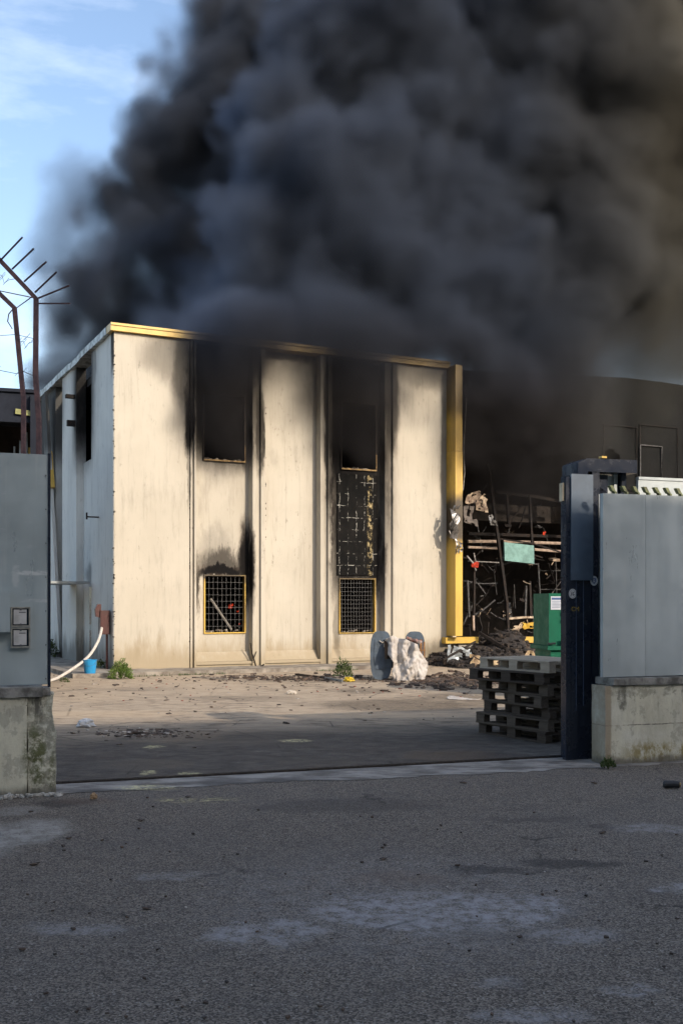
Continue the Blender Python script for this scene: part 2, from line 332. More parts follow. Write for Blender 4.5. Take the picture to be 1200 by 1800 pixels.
def plaster(name, base, dark, lst, horiz='x', grime=(.30,.24,.15)):
    t = NT(name, .88, 0, .12); X, Y, Z = t.xyz(); h = X if horiz == 'x' else Y
    st = (1, 1, .22)
    n = t.noise(3.0, 7, .7, st); n2 = t.noise(.7, 4, .6); fine = t.noise(26, 6, .8, (1,1,.5))
    c = t.mix(t.ramp(n2, .35, .7, 0, .7), base, dark)
    c = t.mix(t.ramp(n, .50, .74, 0, .6), c, tuple(x*.62 for x in base))
    c = t.mix(t.ramp(t.noise(14, 5, .7, (1,1,.06), (2,9,4)), .52, .7, 0, .32), c, tuple(x*.5 for x in base))
    # rubbed dark smudges in clusters, as left by formwork
    sm = t.math('MULTIPLY', t.ramp(t.noise(9, 8, .78, (1,1,.45), (3,3,3)), .57, .66), t.ramp(t.noise(1.1, 3, .5, None, (8,1,2)), .44, .58))
    c = t.mix(t.math('MULTIPLY', sm, .6), c, tuple(x*.35 for x in base))
    c = t.mix(t.ramp(fine, .66, .8, 0, .35), c, (.12,.10,.08))
    ch = t.ramp(t.noise(7, 6, .8, None, (1,5,9)), .74, .76)
    c = t.mix(t.math('MULTIPLY', ch, .75), c, (.07,.06,.05))
    # damp foot
    foot = t.ramp(t.math('ADD', Z, t.math('MULTIPLY', t.math('SUBTRACT', n, .5), -1.4)), .28, .9, .75, 0)
    c = t.mix(foot, c, grime)
    so = soot_fn(t, h, Z, lst)
    if horiz == 'x':
        fs_ = soot_fn(t, h, Z, [sp(396,1003,42,12,1,3), sp(396,990,40,26,.75), sp(385,965,32,40,.3), sp(437,990,8,70,.9), sp(352,1020,4,50,.7), sp(456,760,7,60,.7), sp(335,700,8,80,.8), sp(586,880,7,150,.9), sp(683,800,6,150,.5), sp(667,980,10,70,.9)], .5, 7, (1,1,.35), (1.5, .5))
        c = t.mix(fs_, c, (.012,.011,.011))
    halo = soot_fn(t, h, Z, lst, .6, 1.1, None, (1.9, .6))
    c = t.mix(t.math('MULTIPLY', halo, t.ramp(t.noise(5, 8, .8, (1,1,.2)), .3, .7, .12, .42)), c, (.13,.095,.07))
    c = t.mix(t.math('MINIMUM', so, .985), c, (.0065,.006,.0062))
    t.color(c)
    t.bump(t.math('ADD', t.noise(35, 6, .8), t.math('MULTIPLY', n, 1.5)), .006, .5)
    return t.m
m_front = plaster('cream_plaster', (.485,.447,.372), (.42,.385,.315), FRONT_SOOT)
def sv(px, py, rx, ry, s=1., p=2):
    v = V(px); return (v, ZV(px, py), abs(V(px+rx)-V(px-rx))/2, abs(ZV(px, py-ry)-ZV(px, py)), s, p)
SIDE_SOOT = [sv(147,700,17,108,1,4), sv(96,720,16,90,.85), sv(77,760,14,110,.9), sv(198,610,3,40,.9), sv(105,690,6,60,.8), sv(166,640,4,40,.5), sv(150,1008,10,16,.5)]
m_side = plaster('grey_plaster', (.66,.665,.62), (.56,.57,.54), SIDE_SOOT, 'y', (.16,.15,.13))
def metal_yellow():
    t = NT('yellow_painted_metal', .42, 0, .5); X, Y, Z = t.xyz()
    c = t.mix(t.ramp(t.noise(2.5, 6, .7, (1,1,.3)), .45, .7, 0, .6), (.56,.36,.06), (.34,.21,.05))
    c = t.mix(t.ramp(t.noise(22, 6, .8), .62, .72, 0, .7), c, (.10,.06,.03))
    so = soot_fn(t, X, Z, [sp(395,588,64,40,1,4), sp(450,600,22,22,.5), sp(340,580,30,16,.5), sp(630,600,60,40,1,4), sp(500,605,70,22,.45), sp(735,635,60,20,.5),
        sp(796,915,30,42,1,2), sp(808,955,12,22,1), sp(796,690,22,52,.72,3), sp(790,800,6,90,.3), sp(432,760,8,60,.55), sp(394,728,52,80,1,6), sp(630,755,44,68,.97,6), sp(627,1024,44,26,.9,3), sp(394,1012,44,10,.96,4), sp(431,1050,6,60,.6), sp(627,1112,30,5,.5), sp(660,1070,5,50,.6), sp(660,800,12,60,.5), sp(355,1015,12,14,.8), sp(432,1015,12,14,.8), sp(598,1040,10,50,.55)], .25, 3)
    c = t.mix(t.math('MINIMUM', so, .96), c, (.03,.022,.015))
    t.color(c); t.bump(t.noise(10, 5, .7), .004, .4); return t.m
m_yel = metal_yellow()
m_ochre = simple('scorched_ochre_paint', (.34,.21,.06), .6, 0, .5, 9, .002, c2=(.10,.06,.03))
m_char = simple('charred_surface', (.020,.017,.015), .9, 0, .5, 3, .03, c2=(.040,.033,.028), spec=.15)
m_char2 = simple('burnt_steel', (.012,.011,.011), .8, .0, .5, 8, .01, c2=(.028,.02,.016), spec=.2)
m_roofm = simple('bitumen_roof', (.03,.03,.03), .9, 0, .3, 2)
m_wire = simple('galvanised_wire', (.22,.22,.22), .5, .7, .4, 30)
m_soots = simple('sooty_grey_steel', (.060,.060,.060), .7, .1, .5, 14, .006, c2=(.015,.013,.012))
m_greym = simple('grey_sheet_metal', (.33,.36,.37), .45, .3, .3, 4, .004)
m_ash = simple('pale_ash', (.42,.37,.30), .9, 0, .5, 9, .02, c2=(.12,.10,.085))
m_glassd = simple('smoked_glass', (.012,.014,.016), .15, 0, .2, 4)
def cracked():
    t = NT('charred_cracked_panel', .9, 0, .1); X, Y, Z = t.xyz()
    nx = t.math('MULTIPLY', t.math('SUBTRACT', t.noise(5, 5, .7), .5), .10); nz = t.math('MULTIPLY', t.math('SUBTRACT', t.noise(5, 5, .7, None, (9,4,2)), .5), .10)
    fx = t.math('ABSOLUTE', t.math('SUBTRACT', t.math('FRACT', t.math('DIVIDE', t.math('ADD', X, nx), .235)), .5))
    fz = t.math('ABSOLUTE', t.math('SUBTRACT', t.math('FRACT', t.math('DIVIDE', t.math('ADD', Z, nz), .30)), .5))
    ln = t.math('MAXIMUM', t.ramp(fx, .035, .012), t.ramp(fz, .028, .008))
    msk = t.math('MULTIPLY', ln, t.ramp(t.noise(3.3, 6, .8, None, (2,2,8)), .50, .60))
    u1 = U(658); edge = t.math('MULTIPLY', t.ramp(t.math('ABSOLUTE', t.math('SUBTRACT', X, u1-.02)), .10, .02), t.ramp(t.noise(8, 7, .8, (1,1,.8)), .50, .62))
    c = t.mix(t.ramp(t.noise(2, 5, .7), .4, .7), (.006,.006,.006), (.012,.011,.010))
    c = t.mix(t.math('MULTIPLY', msk, .9), c, (.42,.41,.37)); c = t.mix(t.math('MULTIPLY', edge, .9), c, (.45,.36,.19))
    t.color(c); return t.m
m_crack = cracked()

# ---------------------------------------------------------------- the factory
def wall_holes(bm, u0, u1, z0, z1, v0, v1, holes=()):
    zs = sorted({z0, z1, *[h[2] for h in holes], *[h[3] for h in holes]}); us = sorted({u0, u1, *[h[0] for h in holes], *[h[1] for h in holes]})
    def solid(a, b, c, d):
        m_, n_ = (a+b)/2, (c+d)/2
        return u0 <= m_ <= u1 and z0 <= n_ <= z1 and not any(h[0] < m_ < h[1] and h[2] < n_ < h[3] for h in holes)
    zs = [z for z in zs if z0 <= z <= z1]; us = [u for u in us if u0 <= u <= u1]
    S_ = {(i, j): solid(us[i], us[i+1], zs[j], zs[j+1]) for i in range(len(us)-1) for j in range(len(zs)-1)}
    def q(*p): bm.faces.new([bm.verts.new(x) for x in p])
    for (i, j), s in S_.items():
        if not s: continue
        a, b, c, d = us[i], us[i+1], zs[j], zs[j+1]
        q((a,v0,c),(b,v0,c),(b,v0,d),(a,v0,d)); q((a,v1,c),(a,v1,d),(b,v1,d),(b,v1,c))
        if not S_.get((i-1,j)): q((a,v0,c),(a,v0,d),(a,v1,d),(a,v1,c))
        if not S_.get((i+1,j)): q((b,v0,c),(b,v1,c),(b,v1,d),(b,v0,d))
        if not S_.get((i,j-1)): q((a,v0,c),(a,v1,c),(b,v1,c),(b,v0,c))
        if not S_.get((i,j+1)): q((a,v0,d),(b,v0,d),(b,v1,d),(a,v1,d))
    bmesh.ops.remove_doubles(bm, verts=bm.verts, dist=1e-5)
fac = thing('factory_building', 'two-storey cream concrete factory with sooty window bays and yellow roof edge, smoke pouring from it', 'building', C0, A_)
RD = .24                                      # depth of the recessed bays
uA, uB0, uB1 = U(334), U(345), U(443)
uC0, uC1 = U(466), U(562)
uD0, uD1 = U(583), U(675)
uE, uEnd = U(697), U(787)
zS = ZU(400, 1166)
# flush panels
bm = BM(); box(bm, .012, 0, ZW-.05, uA-.012, .26, ZT); o = obj('wall_panel', bm, m_front, fac, bevel=.012)
bm = BM(); box(bm, uE+.01, 0.0, ZW-.05, uEnd+.25, .26, ZT); obj('wall_panel', bm, m_front, fac, bevel=.012)
# mullions (ridged posts between bays)
def mullion(a, b, name='mullion'):
    bm = BM(); w = b-a
    box(bm, a, .03, ZW-.05, b, .6, ZT)
    box(bm, a+.008, -.025, ZW-.05, a+w*.30, .0295, ZT-.01); box(bm, b-w*.36, -.04, ZW-.05, b-.008, .0295, ZT-.01)
    obj(name, bm, m_front, fac, bevel=.008)
mullion(uA, uB0); mullion(uB1, uC0); mullion(uC1, uD0); mullion(uD1, uE)
# recessed walls with window openings
def hole(x0, y0, x1, y1, v):
    p = pl(x0, y0, v); q = pl(x1, y1, v); return (p.x, q.x, q.z, p.z)
hA1 = hole(358, 1010, 431, 1113, RD); hA2 = hole(356, 690, 431, 814, RD)
hC1 = hole(595, 1016, 659, 1113, RD); hC2 = hole(598, 705, 661, 829, RD)
def bay(a, b, holes):
    bm = BM(); wall_holes(bm, a, b, zS-.02, ZT, RD, RD+.18, holes); obj('bay_wall', bm, m_front, fac)
    bm = BM(); box(bm, a, -.005, ZW-.05, b, .4, zS-.0225); box(bm, a-.01, -.045, zS-.0195, b+.01, RD-.003, zS+.045); obj('sill', bm, m_front, fac, bevel=.008)
bay(uB0, uB1, [hA1, hA2]); bay(uC0, uC1, []); bay(uD0, uD1, [hC1, hC2])
# ledge at the foot of the recesses
for a, b in ((uB0, uB1), (uC0, uC1), (uD0, uD1)):
    bm = BM(); prism(bm, [(0,0),(.16,0),(.02,.22),(0,.22)], a+.003, b-.003, Matrix(((0,1,0,0),(-1,0,0,RD-.002),(0,0,1,zS+.047),(0,0,0,1))))
    obj('sloping_ledge', bm, m_front, fac)
def window(h, cols, rows, frame=.03, wires=True, burnt=False):
    u0, u1, z0, z1 = h; v = RD+.02
    bm = BM(); f = frame
    box(bm, u0, v-.06, z0, u0+f, v+.05, z1); box(bm, u1-f, v-.06, z0, u1, v+.05, z1); box(bm, u0+f, v-.058, z0, u1-f, v+.048, z0+f*.9); box(bm, u0+f, v-.058, z1-f, u1-f, v+.048, z1)
    w = obj('window', bm, m_char if burnt else m_yel, fac)
    if burnt:
        bm = BM(); box(bm, u0+.01, v-.085, z0+.0, u1-.01, v-.0605, z0+.035); box(bm, u1-.03, v-.075, z0+.036, u1-.012, v-.0605, z0+.42); obj('window_sill', bm, m_ochre, w)
    if wires:
        bm = BM(); r = .0025; i0, i1, j0, j1 = u0+f, u1-f, z0+f*.9, z1-f
        for k in range(1, cols):
            x = i0+(i1-i0)*k/cols; tube(bm, [(x+rnd.uniform(-.004,.004), v, j0), (x, v+rnd.uniform(0,.02), (j0+j1)/2), (x+rnd.uniform(-.004,.004), v, j1)], r, 4)
        for k in range(1, rows):
            z = j0+(j1-j0)*k/rows; tube(bm, [(i0, v+.006, z), ((i0+i1)/2, v+.006+rnd.uniform(0,.02), z+rnd.uniform(-.006,.006)), (i1, v+.006, z)], r, 4)
        obj('grille', bm, m_wire, w)
    bm = BM()
    for k in range(26): chunk(bm, (rnd.uniform(u0+.05, u1-.05), v+rnd.uniform(.06,.2), z0+.03+rnd.uniform(0,.05)), rnd.uniform(.012,.04), k)
    obj('ash', bm, m_ash, w)['kind'] = 'stuff'
    return w
wA = window(hA1, 9, 9); window(hA2, 1, 1, wires=False, burnt=True)
wC = window(hC1, 12, 13); window(hC2, 1, 1, wires=False, burnt=True)
# fallen tube inside the lower left window and lit embers
def ember(p, s, seed):
    bm = BM(); chunk(bm, p, s, seed, 1.0); chunk(bm, (p[0]+s*.8, p[1], p[2]+s*.7), s*.6, seed+1, 1.0); return bm
t = NT('glowing_ember', .9); t.color((.25,.02,.01)); t.put((1,.08,.02,1), t.b.inputs['Emission Color']); t.put(t.ramp(t.noise(16,5,.8), .45, .66, .02, .5), t.b.inputs['Emission Strength']); m_ember = t.m
bm = BM(); a = pl(370, 1052, RD+.5); b = pl(407, 1107, RD+.4); tube(bm, [a, b], .03, 6); o = obj('fallen_tube', bm, simple('pale_tube', (.26,.24,.21), .6, 0, .4, 12), wA)
o = obj('ember', ember(pl(405,1066,RD+.6), .055, 3), m_ember, wA)
o = obj('ember', ember(pl(418,1075,RD+.6), .02, 5), m_ember, wA); o = obj('ember', ember(pl(421,1097,RD+.5), .022, 8), m_ember, wA)
# charred board between the two windows of the third bay
bm = BM(); p = pl(592, 832, RD-.02); q = pl(662, 1012, RD-.02); box(bm, p.x, RD-.028, q.z, q.x, RD-.002, p.z); obj('charred_board', bm, m_crack, fac)
# coping
bm = BM(); box(bm, -.09, -.10, ZT+.003, uEnd, .30, ZT+.17); box(bm, -.09, -.125, ZT+.12, uEnd, -.1005, ZT+.175)
obj('roof_edge', bm, m_yel, fac, bevel=.008)
def bent_trim():
    bm = BM(); n = 46
    pr = [(-.10,0),(-.10,.16),(.28,.16),(.28,0)]
    rings = []
    for k in range(n+1):
        v = .305+k*(14-.305)/n
        w = 0 if v < .6 else .05*mnoise.noise(Vector((v*1.6, 3, 0)))-.05*(1 if 3.0 < v < 4.3 else 0)
        rings.append([bm.verts.new((x+w*.4, v, ZT+.003+z+w*.9)) for x, z in pr])
    for A, B in zip(rings, rings[1:]):
        for k in range(4): bm.faces.new((A[k], A[(k+1)%4], B[(k+1)%4], B[k]))
    bm.faces.new(rings[0][::-1]); bm.faces.new(rings[-1]); return bm
obj('roof_edge', bent_trim(), simple('pale_zinc', (.42,.44,.42), .5, .2, .5, 6, c2=(.12,.12,.11)), fac)
# roof and inner shell
bm = BM(); box(bm, .27, .62, 7.2, uEnd, 14, 7.4); box(bm, .3, .7, 3.4, uEnd, 14, 3.6); obj('roof', bm, m_roofm, fac)
bm = BM(); box(bm, .3, 3.2, ZW, uEnd+.2, 3.3, 7.2); box(bm, .3, .61, 0, uEnd, 3.2, ZW+.02); obj('inner_wall', bm, m_char, fac)
bm = BM(); box(bm, .9, 3.31, ZW, .95, 14, 7.19); box(bm, .27, 13.9, ZW, uEnd, 14, 7.19); obj('inner_wall', bm, m_char, fac)
# side wall: panels, recessed strips
S_ED = [0.0, V(161), V(136), V(111), V(97), V(72), 14]
zL = ZV(150, 806)
def side_panel(v0, v1, x0=0.0, z0=ZW-.05, z1=ZT, name='wall_panel', mat=None):
    bm = BM(); box(bm, x0, v0+.012, z0, x0+.25, v1-.012, z1); return obj(name, bm, mat or m_side, fac, bevel=.012)
bm = BM(); box(bm, 0, .262, ZW-.05, .25, S_ED[1], ZT); box(bm, -.002, .02, ZW-.05, .009, .262, ZT); obj('wall_panel', bm, m_side, fac)
side_panel(S_ED[2], S_ED[3], -.02)
side_panel(S_ED[4], S_ED[5]+.3, .02)
side_panel(S_ED[5]+.3, S_ED[6], .0)
# strip with the burnt-out window above and the door below
dv0, dv1 = V(160), V(149); zd = ZV(154, 1030)
bm = BM(); box(bm, .16, S_ED[1]-.01, zd+.12, .36, S_ED[2]+.01, zL); box(bm, .16, dv1, ZW-.05, .36, S_ED[2]+.01, zd+.12); obj('wall_panel', bm, m_side, fac)
bm = BM(); box(bm, .5, S_ED[1]-.2, zL, .52, S_ED[2]+.2, ZT); obj('burnt_window', bm, m_char, fac)
bm = BM(); box(bm, .155, S_ED[1]+.1, zL-.32, .20, S_ED[1]+.42, zL-.02); obj('window_frame', bm, m_yel, fac)
# twisted panel leaning out of the broken joint
bm = BM(); box(bm, .30, S_ED[3]-.05, ZW, .34, S_ED[4]+.1, ZT-.3); obj('burnt_window', bm, m_char, fac)
bm = BM(); Mlean = Matrix.Translation((-.05, V(98), 3.4)) @ Matrix.Rotation(R(-3.5), 4, 'X') @ Matrix.Rotation(R(-2.5), 4, 'Y')
box(bm, -.04, -.12, -3.2, .05, .42, 4.15, Mlean); obj('loose_panel', bm, m_side, fac, bevel=.01)
bm = BM(); a = Vector((-.12, V(95.5), ZV(95, 795))); b = Vector((-.10, V(99), ZV(99, 858))); tube(bm, [a, b], .085, 4); obj('window_frame', bm, m_yel, fac)
# door and canopy on the side wall
bm = BM(); box(bm, .12, dv0+.02, ZW, .17, dv1-.02, zd+.10)
dr = obj('door', bm, m_greym, fac)
bm = BM(); box(bm, .10, dv0+.12, ZV(154,1098), .1195, dv1-.10, zd-.02); box(bm, .10, dv0+.12, .35, .1195, dv1-.10, ZV(154,1108)); obj('door_glass', bm, simple('reddish_dark_glass', (.06,.045,.04), .25), dr)
bm = BM(); v0c, v1c = V(160), V(125); zc = ZV(140, 1026)
box(bm, -1.05, v0c-.02, zc-.02, -.021, v1c, zc+.035); obj('canopy', bm, m_greym, fac, bevel=.008)
bm = BM(); zz = ZV(165, 912); box(bm, -.28, V(174)-.02, zz-.015, 0, V(174)+.02, zz+.015); box(bm, -.30, V(174)-.03, zz-.06, -.27, V(174)+.03, zz+.10); obj('bracket', bm, m_char2, fac)
bm = BM(); zz = ZV(135, 745); box(bm, -.22, V(134), zz-.05, -.02, V(134)+.12, zz+.10); obj('bracket', bm, m_char2, fac)
bm = BM(); zz = ZV(135, 695); box(bm, -.25, V(134), zz-.06, -.02, V(134)+.15, zz+.03); obj('bracket', bm, m_char2, fac)
# chipped edges down the corner and the bays
def chips(u, z0, z1, n, m=m_char, r=(.008,.03), v=-.003):
    bm = BM()
    for k in range(n):
        z = rnd.uniform(z0, z1); chunk(bm, (u+rnd.uniform(-.02,.02), v, z), rnd.uniform(*r), k*7+int(u*100), .9)
    return bm
m_chip = simple('broken_plaster', (.10,.09,.08), .95, 0, .5, 14, .01)
bm = chips(.004, .4, 7.5, 70, r=(.006,.02)); b2 = chips(uA+.02, .5, 6.5, 50, r=(.008,.026), v=.02); mm = bpy.data.meshes.new('x'); b2.to_mesh(mm); b2.free(); bm.from_mesh(mm)
b2 = chips(uC0+.0, 3.0, 6.5, 40, r=(.008,.024), v=.02); b2.to_mesh(mm); b2.free(); bm.from_mesh(mm); bpy.data.meshes.remove(mm)
obj('chipped_edge', bm, m_chip, fac)['kind'] = 'stuff'

# ---------------------------------------------------------------- burnt hall to the right
hall = thing('burnt_hall', 'burnt-out hall with blackened frontage and yellow corner column right of the cream factory', 'building', C0, A_)
u0 = U(787); uR = 24.0
def topz(u): return 7.72+.34*min(1, max(0, (u-u0)/6))-.02*max(0, u-16)
# column (a projecting fin) and its foot
c0 = u0+.26; p = pl(800, 900, -.45); q = pl(812.5, 900, -.45); cf0, cf1 = p.x, q.x
zy0 = pl(806, 1118, -.45).z
bm = BM()
box(bm, cf0, -.45, zy0, cf1, .2, 4.62+.9); obj('column', bm, m_yel, hall, bevel=.006)
bm = BM(); box(bm, cf0+.006, -.445, 5.53, cf1-.006, .2, 7.75); obj('column', bm, m_yel, hall, bevel=.006)
# scorched torn cladding round the column
def crumple(cx, cv, cz, w, h, seed, amp=.12, n=9):
    bm = BM(); g = [[bm.verts.new((cx+(i/n-.5)*w, cv, cz+(j/n-.5)*h)) for j in range(n+1)] for i in range(n+1)]
    for i in range(n):
        for j in range(n):
            if mnoise.noise(Vector((i*.45, j*.45, seed))) > -.22: bm.faces.new((g[i][j], g[i+1][j], g[i+1][j+1], g[i][j+1]))
    for v in bm.verts: v.co += mnoise.noise_vector(Vector(((v.co.x)*3.2, v.co.z*3.2, seed)))*amp*1.6+mnoise.noise_vector(Vector((v.co.x*11, v.co.z*11, seed)))*amp*.5
    bmesh.ops.delete(bm, geom=[v for v in bm.verts if not v.link_faces], context='VERTS')
    bmesh.ops.solidify(bm, geom=bm.faces[:], thickness=.006)
    return bm
m_torn = simple('torn_aluminium', (.30,.29,.28), .4, .6, .6, 5, .01, c2=(.05,.045,.04))
m_torn2 = simple('torn_insulation', (.50,.40,.28), .8, 0, .5, 5, .02, c2=(.16,.11,.08))
m_bone = simple('scorched_brown_sheet', (.13,.11,.095), .8, 0, .4, 6, .01)
def hp(px, py, v): return pl(px, py, v)
for px, py, w, h, m, s, amp in ((799,915,.22,.75,m_torn,3,.1), (806,962,.16,.35,m_torn,9,.07)):
    p = hp(px, py, -.50); obj('torn_cladding', crumple(p.x, p.y, p.z, w, h, s, amp), m, hall)
for px, py, w, h, m, s, amp in ((838,876,.55,.22,m_torn2,12,.09),(848,888,.30,.28,m_torn2,22,.09),(826,906,.36,.46,m_bone,5,.06),(864,915,.16,.3,m_torn,17,.08)):
    p = hp(px, py, -.1); obj('torn_cladding', crumple(p.x, p.y, p.z, w, h, s, amp), m, hall)
# jagged pale edge of sealant on the far side of the column
bm = BM(); pts = [hp(px, py, -.15) for px, py in ((819,700),(817,740),(814,790),(816,830),(813,862))]; tube(bm, pts, .018, 4); obj('torn_edge', bm, m_torn, hall)
# low wall and yellow sills
zs1 = pl(810, 1130, -.12).z
bm = BM(); gridbox(bm, u0+.26, -.10, -.02, uR, .12, zs1-.01, .3); rough(bm, .012, 3, 1); obj('low_wall', bm, simple('pale_render', (.42,.40,.35), .85, 0, .5, 2.5, .02, c2=(.14,.12,.10)), hall)
def sill(x0, x1, tilt=0, y=1124):
    a = pl(x0, y, -.20); b = pl(x1, y, -.20)
    bm = BM(); box(bm, a.x, -.20, zs1-.008, b.x, .10, zs1+.15); M = Matrix.Translation((a.x, 0, zs1)) @ Matrix.Rotation(tilt, 4, 'Y') @ Matrix.Translation((-a.x, 0, -zs1)); bm.transform(M)
    obj('sill', bm, m_yel, hall, bevel=.008)
sill(783, 840); sill(893, 962, R(1.5))
# upper blackened cladding with curved top
zc0 = 5.75
bm = BM(); n = 120
pts = [(u0+.27+(uR-u0-.27)*k/n) for k in range(n+1)]
for yv in (0,):
    A = [bm.verts.new((u, .02, (zc0 if u < 14.6 else zc0-2.6)+.4*mnoise.noise(Vector((u*1.3,1,0)))+.12*mnoise.noise(Vector((u*6,1,0))))) for u in pts]; B = [bm.verts.new((u, .02, topz(u))) for u in pts]
    for k in range(n): bm.faces.new((A[k], A[k+1], B[k+1], B[k]))
bmesh.ops.solidify(bm, geom=bm.faces[:], thickness=-.12)
m_clad = simple('smoke_blackened_cladding', (.010,.011,.011), .7, 0, .5, 1.2, .02, c2=(.020,.020,.019), spec=.2)
obj('cladding', bm, m_clad, hall)
# roof slab, back wall, floor, inner wall
bm = BM(); n = 20
for k in range(n):
    a = u0+.3+(uR-u0-.3)*k/n; b = u0+.3+(uR-u0-.3)*(k+1)/n
    box(bm, a, .16, topz(a)-.45, b-.001, 9, topz(a)-.25)
obj('roof', bm, m_char, hall)
bm = BM(); box(bm, u0+.3, 5.5, 0, uR, 5.6, 7.4); box(bm, u0+.24, .13, 0, u0+.298, 5.49, 7.3); box(bm, uR-.1, .15, 0, uR, 5.49, 7.3); obj('inner_wall', bm, m_char, hall)
bm = BM(); box(bm, u0+.3, .13, -.02, uR-.1, 5.49, .03); obj('hall_floor', bm, m_char, hall)
# steel frame: uprights, rails, slanting struts
def strut(pts, r, m, name='steel_strut', seg=4): bm = BM(); tube(bm, [hp(*p) for p in pts], r, seg); return obj(name, bm, m, hall)
m_pale = simple('heat_bleached_pipe', (.40,.31,.24), .55, 0, .5, 9, .01, c2=(.22,.16,.12))
strut([(859,815,.3),(868,900,.3),(880,985,.2),(890,1060,.2),(893,1118,.1)], [.045,.05,.055,.05,.045], m_char2)
strut([(930,870,.6),(934,950,.6),(936,985,.5)], .04, m_char2)
strut([(945,990,.2),(948,1040,.2),(953,1090,.15)], .022, m_soots)
strut([(893,988,.2),(946,992,.2)], .022, m_soots)
strut([(822,952,1.0),(876,952,1.0)], .045, m_pale, 'pipe', 6); strut([(884,952,1.0),(935,953,1.0)], .04, m_pale, 'pipe', 6); strut([(937,954,1.0),(1010,956,1.0)], .045, m_pale, 'pipe', 6)
strut([(822,962,.7),(877,964,.7)], .035, m_pale, 'pipe', 6); strut([(938,966,.7),(990,970,.7),(1020,970,.7)], .04, m_pale, 'pipe', 6)
strut([(876,947,.3),(935,955,.3),(995,974,.3)], .025, m_char2)
strut([(822,938,1.6),(1010,944,1.6)], .06, m_char2)
strut([(822,986,1.2),(878,989,1.2)], .02, m_torn)
strut([(821,1020,.3),(824,1085,.3)], .035, m_soots); strut([(833,985,.4),(832,1110,.3)], .04, m_char2); strut([(831,1082,.2),(832,1108,.2)], .035, m_pale)
strut([(826,1024,.4),(850,1026,.4),(874,1025,.4)], .018, m_soots); strut([(838,1024,.4),(853,1044,.4)], .018, m_soots)
strut([(820,977,.3),(831,990,.3),(836,1003,.3)], .025, m_torn); strut([(832,972,.4),(836,990,.4)], .02, m_torn)
strut([(893,1060,.8),(896,1085,.8)], .06, m_soots); strut([(924,1030,.8),(922,1086,.7)], .035, m_soots); strut([(930,1022,.9),(932,1086,.8)], .05, m_char2)
strut([(888,1088,.2),(920,1085,.2),(962,1085,.2)], .04, m_torn2); strut([(945,1003,1.6),(1000,1003,1.6)], .015, m_soots); strut([(948,1036,1.6),(1000,1036,1.6)], .015, m_soots); strut([(976,985,1.6),(978,1060,1.6)], .015, m_soots)
strut([(950,1070,1.4),(992,1012,1.4)], .02, m_bone); strut([(893,1085,.2),(892,1116,.15)], .02, m_torn2)
strut([(830,735,.9),(900,733,.9),(985,738,.9)], .04, m_char2); strut([(880,735,1.4),(935,760,1.4)], .025, m_soots)
strut([(905,700,2.6),(960,702,2.6)], .05, m_char2); strut([(870,865,1.4),(940,873,1.4),(1000,885,1.4)], .06, m_char2); strut([(890,870,1.0),(894,930,1.0)], .05, m_char2)
# window frames on the right part of the blackened front
for x0, x1, y0, y1 in ((1060,1118,746,862), (1124,1190,746,862), (1124,1162,782,862)):
    bm = BM()
    a = pl(x0, y0, -.02); b = pl(x1, y1, -.02)
    tube(bm, [a, Vector((b.x, a.y, a.z)), b, Vector((a.x, a.y, b.z)), a], .018 if y0 < 780 else .03, 4, False); obj('window_frame', bm, m_char2 if y0 < 780 else m_soots, hall)
# mid-height blackened spandrel band seen through the smoke
bm = BM(); p0 = pl(1050, 900, .0); box(bm, p0.x, .03, zs1, p0.x+.25, .2, zc0); box(bm, u0+.3, 2.2, 4.0, uR-.2, 2.35, 4.5); obj('beam', bm, m_char, hall)
r = random.Random(77)
for mat_, n_, nm in ((m_char2, 60, 'burnt_clutter'), (m_soots, 34, 'bent_metal'), (m_torn2, 12, 'scorched_scraps')):
    bm = BM()
    for k in range(n_):
        px, py = r.uniform(818, 990), 880+230*r.random()**.7; v_ = r.uniform(.3, 3.0); a = hp(px, py, v_); ln = r.uniform(.1, .8) if mat_ is not m_torn2 else r.uniform(.05,.25)
        d = Vector((r.uniform(-1,1), r.uniform(-.5,.5), r.uniform(-1,1))).normalized()
        tube(bm, [a, a+d*ln*.5+Vector((0,0,r.uniform(-.06,.02))), a+d*ln], r.uniform(.008,.03), 4)
        if r.random() < .3: chunk(bm, a, r.uniform(.03,.12), k*13, .4)
    obj(nm, bm, mat_, hall)['kind'] = 'stuff'
# sign board hanging in the frame
bm = BM(); a = hp(885, 953, .1); b = hp(937, 991, .1); prism(bm, [(a.x, a.z), (b.x, a.z-.07), (b.x+.01, b.z), (a.x+.02, b.z+.07)], .08, .13)
o = obj('hanging_board', bm, simple('pale_teal_board', (.15,.30,.27), .6, 0, .35, 5), hall, bevel=.004); o['label'] = 'pale teal board left hanging in the burnt steel frame'
for px, py, s, sd in ((955,938,.05,21), (834,993,.07,23), (936,973,.02,29)): obj('ember', ember(hp(px, py, .5 if px != 834 else .3), s, sd), m_ember, hall)
